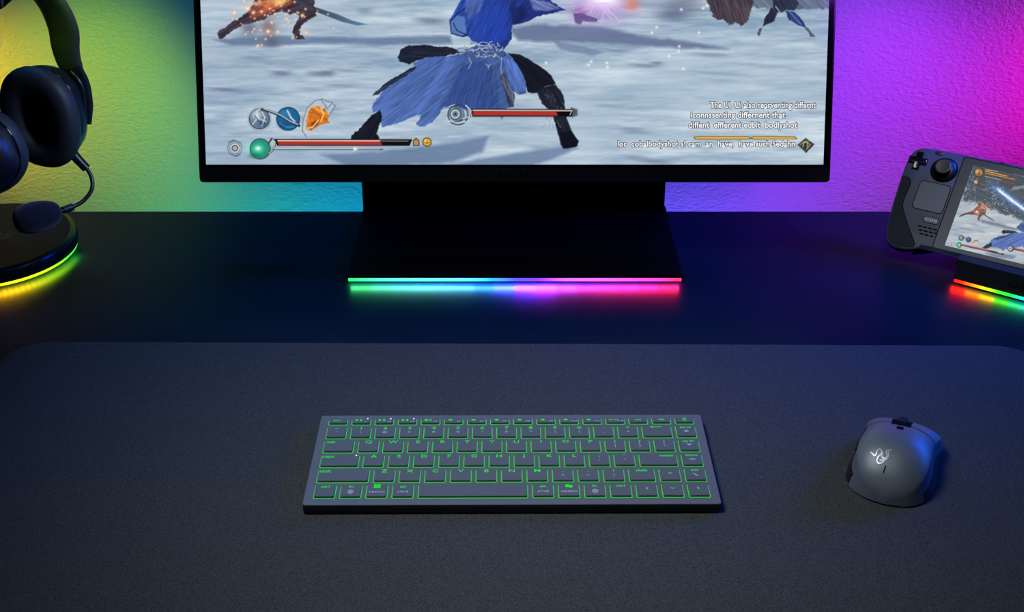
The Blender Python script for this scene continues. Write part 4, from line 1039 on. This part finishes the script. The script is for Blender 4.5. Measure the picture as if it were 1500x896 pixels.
# ------------------------------------------------------------------ lights
def spot(loc, target, col, watts, deg=60, blend=1, r=30):
    l = bpy.data.lights.new('wall_spot', 'SPOT'); l.energy = watts; l.color = lin(col); l.spot_size = math.radians(deg); l.spot_blend = blend; l.shadow_soft_size = r*S
    o = link(bpy.data.objects.new('wall_spot', l)); o.location = Vector(loc)*S
    o.rotation_euler = (Vector(target)-Vector(loc)).to_track_quat('-Z', 'Y').to_euler(); return o
def area(loc, target, col, watts, sx, sy, spread=180):
    l = bpy.data.lights.new('soft_light', 'AREA'); l.energy = watts; l.color = col; l.shape = 'RECTANGLE'; l.size = sx*S; l.size_y = sy*S; l.spread = math.radians(spread)
    o = link(bpy.data.objects.new('soft_light', l)); o.location = Vector(loc)*S
    o.rotation_euler = (Vector(target)-Vector(loc)).to_track_quat('-Z', 'Y').to_euler(); return o
def wall_at(x, y): return at_y(x, y, WY)
# coloured wall washers: from the sides and from above, all outside the picture
for (lx, ly, lz), (x, y), c, wv, deg in (
        ((-780, 1310, 130), (-70, 130), (255, 205, 10), 3.6, 70),
        ((-395, 1120, 335), (135, 175), (165, 245, 60), 4.6, 46),
        ((-345, 1120, 330), (255, 310), (80, 215, 110), 1.5, 40),
        ((335, 1120, 335), (1235, 160), (165, 68, 255), 5.0, 54),
        ((430, 1120, 335), (1330, 200), (180, 20, 255), 3.0, 54),
        ((800, 1310, 130), (1560, 120), (250, 0, 200), 4.2, 70)):
    spot((lx, ly, lz), wall_at(x, y), c, wv, deg)
for x, c, wv in ((230, (70, 225, 130), .5), (400, (10, 215, 190), .8), (540, (0, 190, 250), 1.1), (750, (40, 80, 255), .8), (960, (105, 88, 255), 1.7), (1110, (120, 75, 255), 1.2)):
    p = wall_at(x, 290)
    spot((p.x, WY-110, p.z-160), p+Vector((0, 0, 30)), c, wv, 120)
# soft key from the upper left over the mat, blue wash from the right rear, faint teal on the left
area((-420, 620, 1150), (60, 770, 0), (.88, .97, 1.0), 1.08, 450, 350, 44)
area((900, 1350, 420), (180, 1190, 0), (.0, .07, 1.0), 2.9, 300, 200, 60)
area((-350, 1380, 700), (-300, 1130, 0), (.0, .30, 1.0), .6, 300, 150, 90)
# fill on the handheld from the camera side
area((380, 880, 800), (440, 1170, 60), (.85, .92, 1.0), .10, 120, 120, 26)
# low blue light from the right over the mouse, side light on the headset
area((900, 1060, 240), (315, 800, 25), (.0, .16, 1.0), .11, 260, 120, 34)
area((120, 900, 520), (-450, 1160, 140), (.5, .65, 1.0), .10, 160, 160, 24)
# the light emitted downwards by the three LED strips
def led(loc, d, col, watts, sx, sy):
    l = bpy.data.lights.new('strip_led', 'AREA'); l.energy = watts; l.color = col; l.shape = 'RECTANGLE'; l.size = sx*S; l.size_y = sy*S; l.spread = math.radians(112)
    o = link(bpy.data.objects.new('strip_led', l)); o.location = Vector(loc)*S
    o.rotation_euler = Vector(d).to_track_quat('-Z', 'X' if abs(d[0]) > .9 else 'Y').to_euler(); 
def ramp(stops, t):
    for (a, ca), (b_, cb) in zip(stops, stops[1:]):
        if t <= b_: f = (t-a)/(b_-a); return [x+(y-x)*f for x, y in zip(lin(ca), lin(cb))]
    return lin(stops[-1][1])
NLED = 16
for i in range(NLED):
    t = (i+.5)/NLED; c = ramp(strip_stops, t); c = (c[0]*2.4, c[1]*1.1, c[2]*1.2); k = .020+.13*math.exp(-((t-.55)/.075)**2)
    led((MX-159+318*t, 1124.6, 5.2), (0, -.50, -.86), c, k, 318/NLED, 3)
for i in range(7):
    t = (i+.5)/7*95/95; c = ramp(dstops, t); c = (c[0]*3.2, c[1]*1.2, c[2]*1.0)
    p = dock.matrix_world if False else None
    a = -yaw-math.radians(1.5); ux, uy = math.cos(a), math.sin(a)
    q = (95*t, -1.2); led((fl.x+q[0]*ux-q[1]*uy, fl.y+q[0]*uy+q[1]*ux, 5.2), (.5*uy, -.5*ux, -.86), c, .009, 95/7, 3)
NA = 26
for i in range(NA):
    u = (i+.5)/NA; a = math.radians(-100+96*u)
    c = ramp([(0, (255, 110, 10)), (.2, (255, 180, 10)), (.42, (235, 235, 20)), (.7, (140, 240, 20)), (1, (60, 230, 30))], u); c = (c[0]*2.2, c[1]*1.2, c[2])
    led((HC[0]+87.4*math.cos(a), HC[1]+87.4*math.sin(a), 5.4), (.5*math.cos(a), .5*math.sin(a), -.86), c, .0045, 8, 8)

w = bpy.data.worlds.new('room'); bpy.context.scene.world = w; w.use_nodes = True
w.node_tree.nodes['Background'].inputs[0].default_value = (.2, .35, 1, 1); w.node_tree.nodes['Background'].inputs[1].default_value = .012

sc = bpy.context.scene
sc.view_settings.view_transform = 'Standard'; sc.view_settings.look = 'None'; sc.view_settings.exposure = 0; sc.view_settings.gamma = 1
sc.view_settings.use_curve_mapping = False
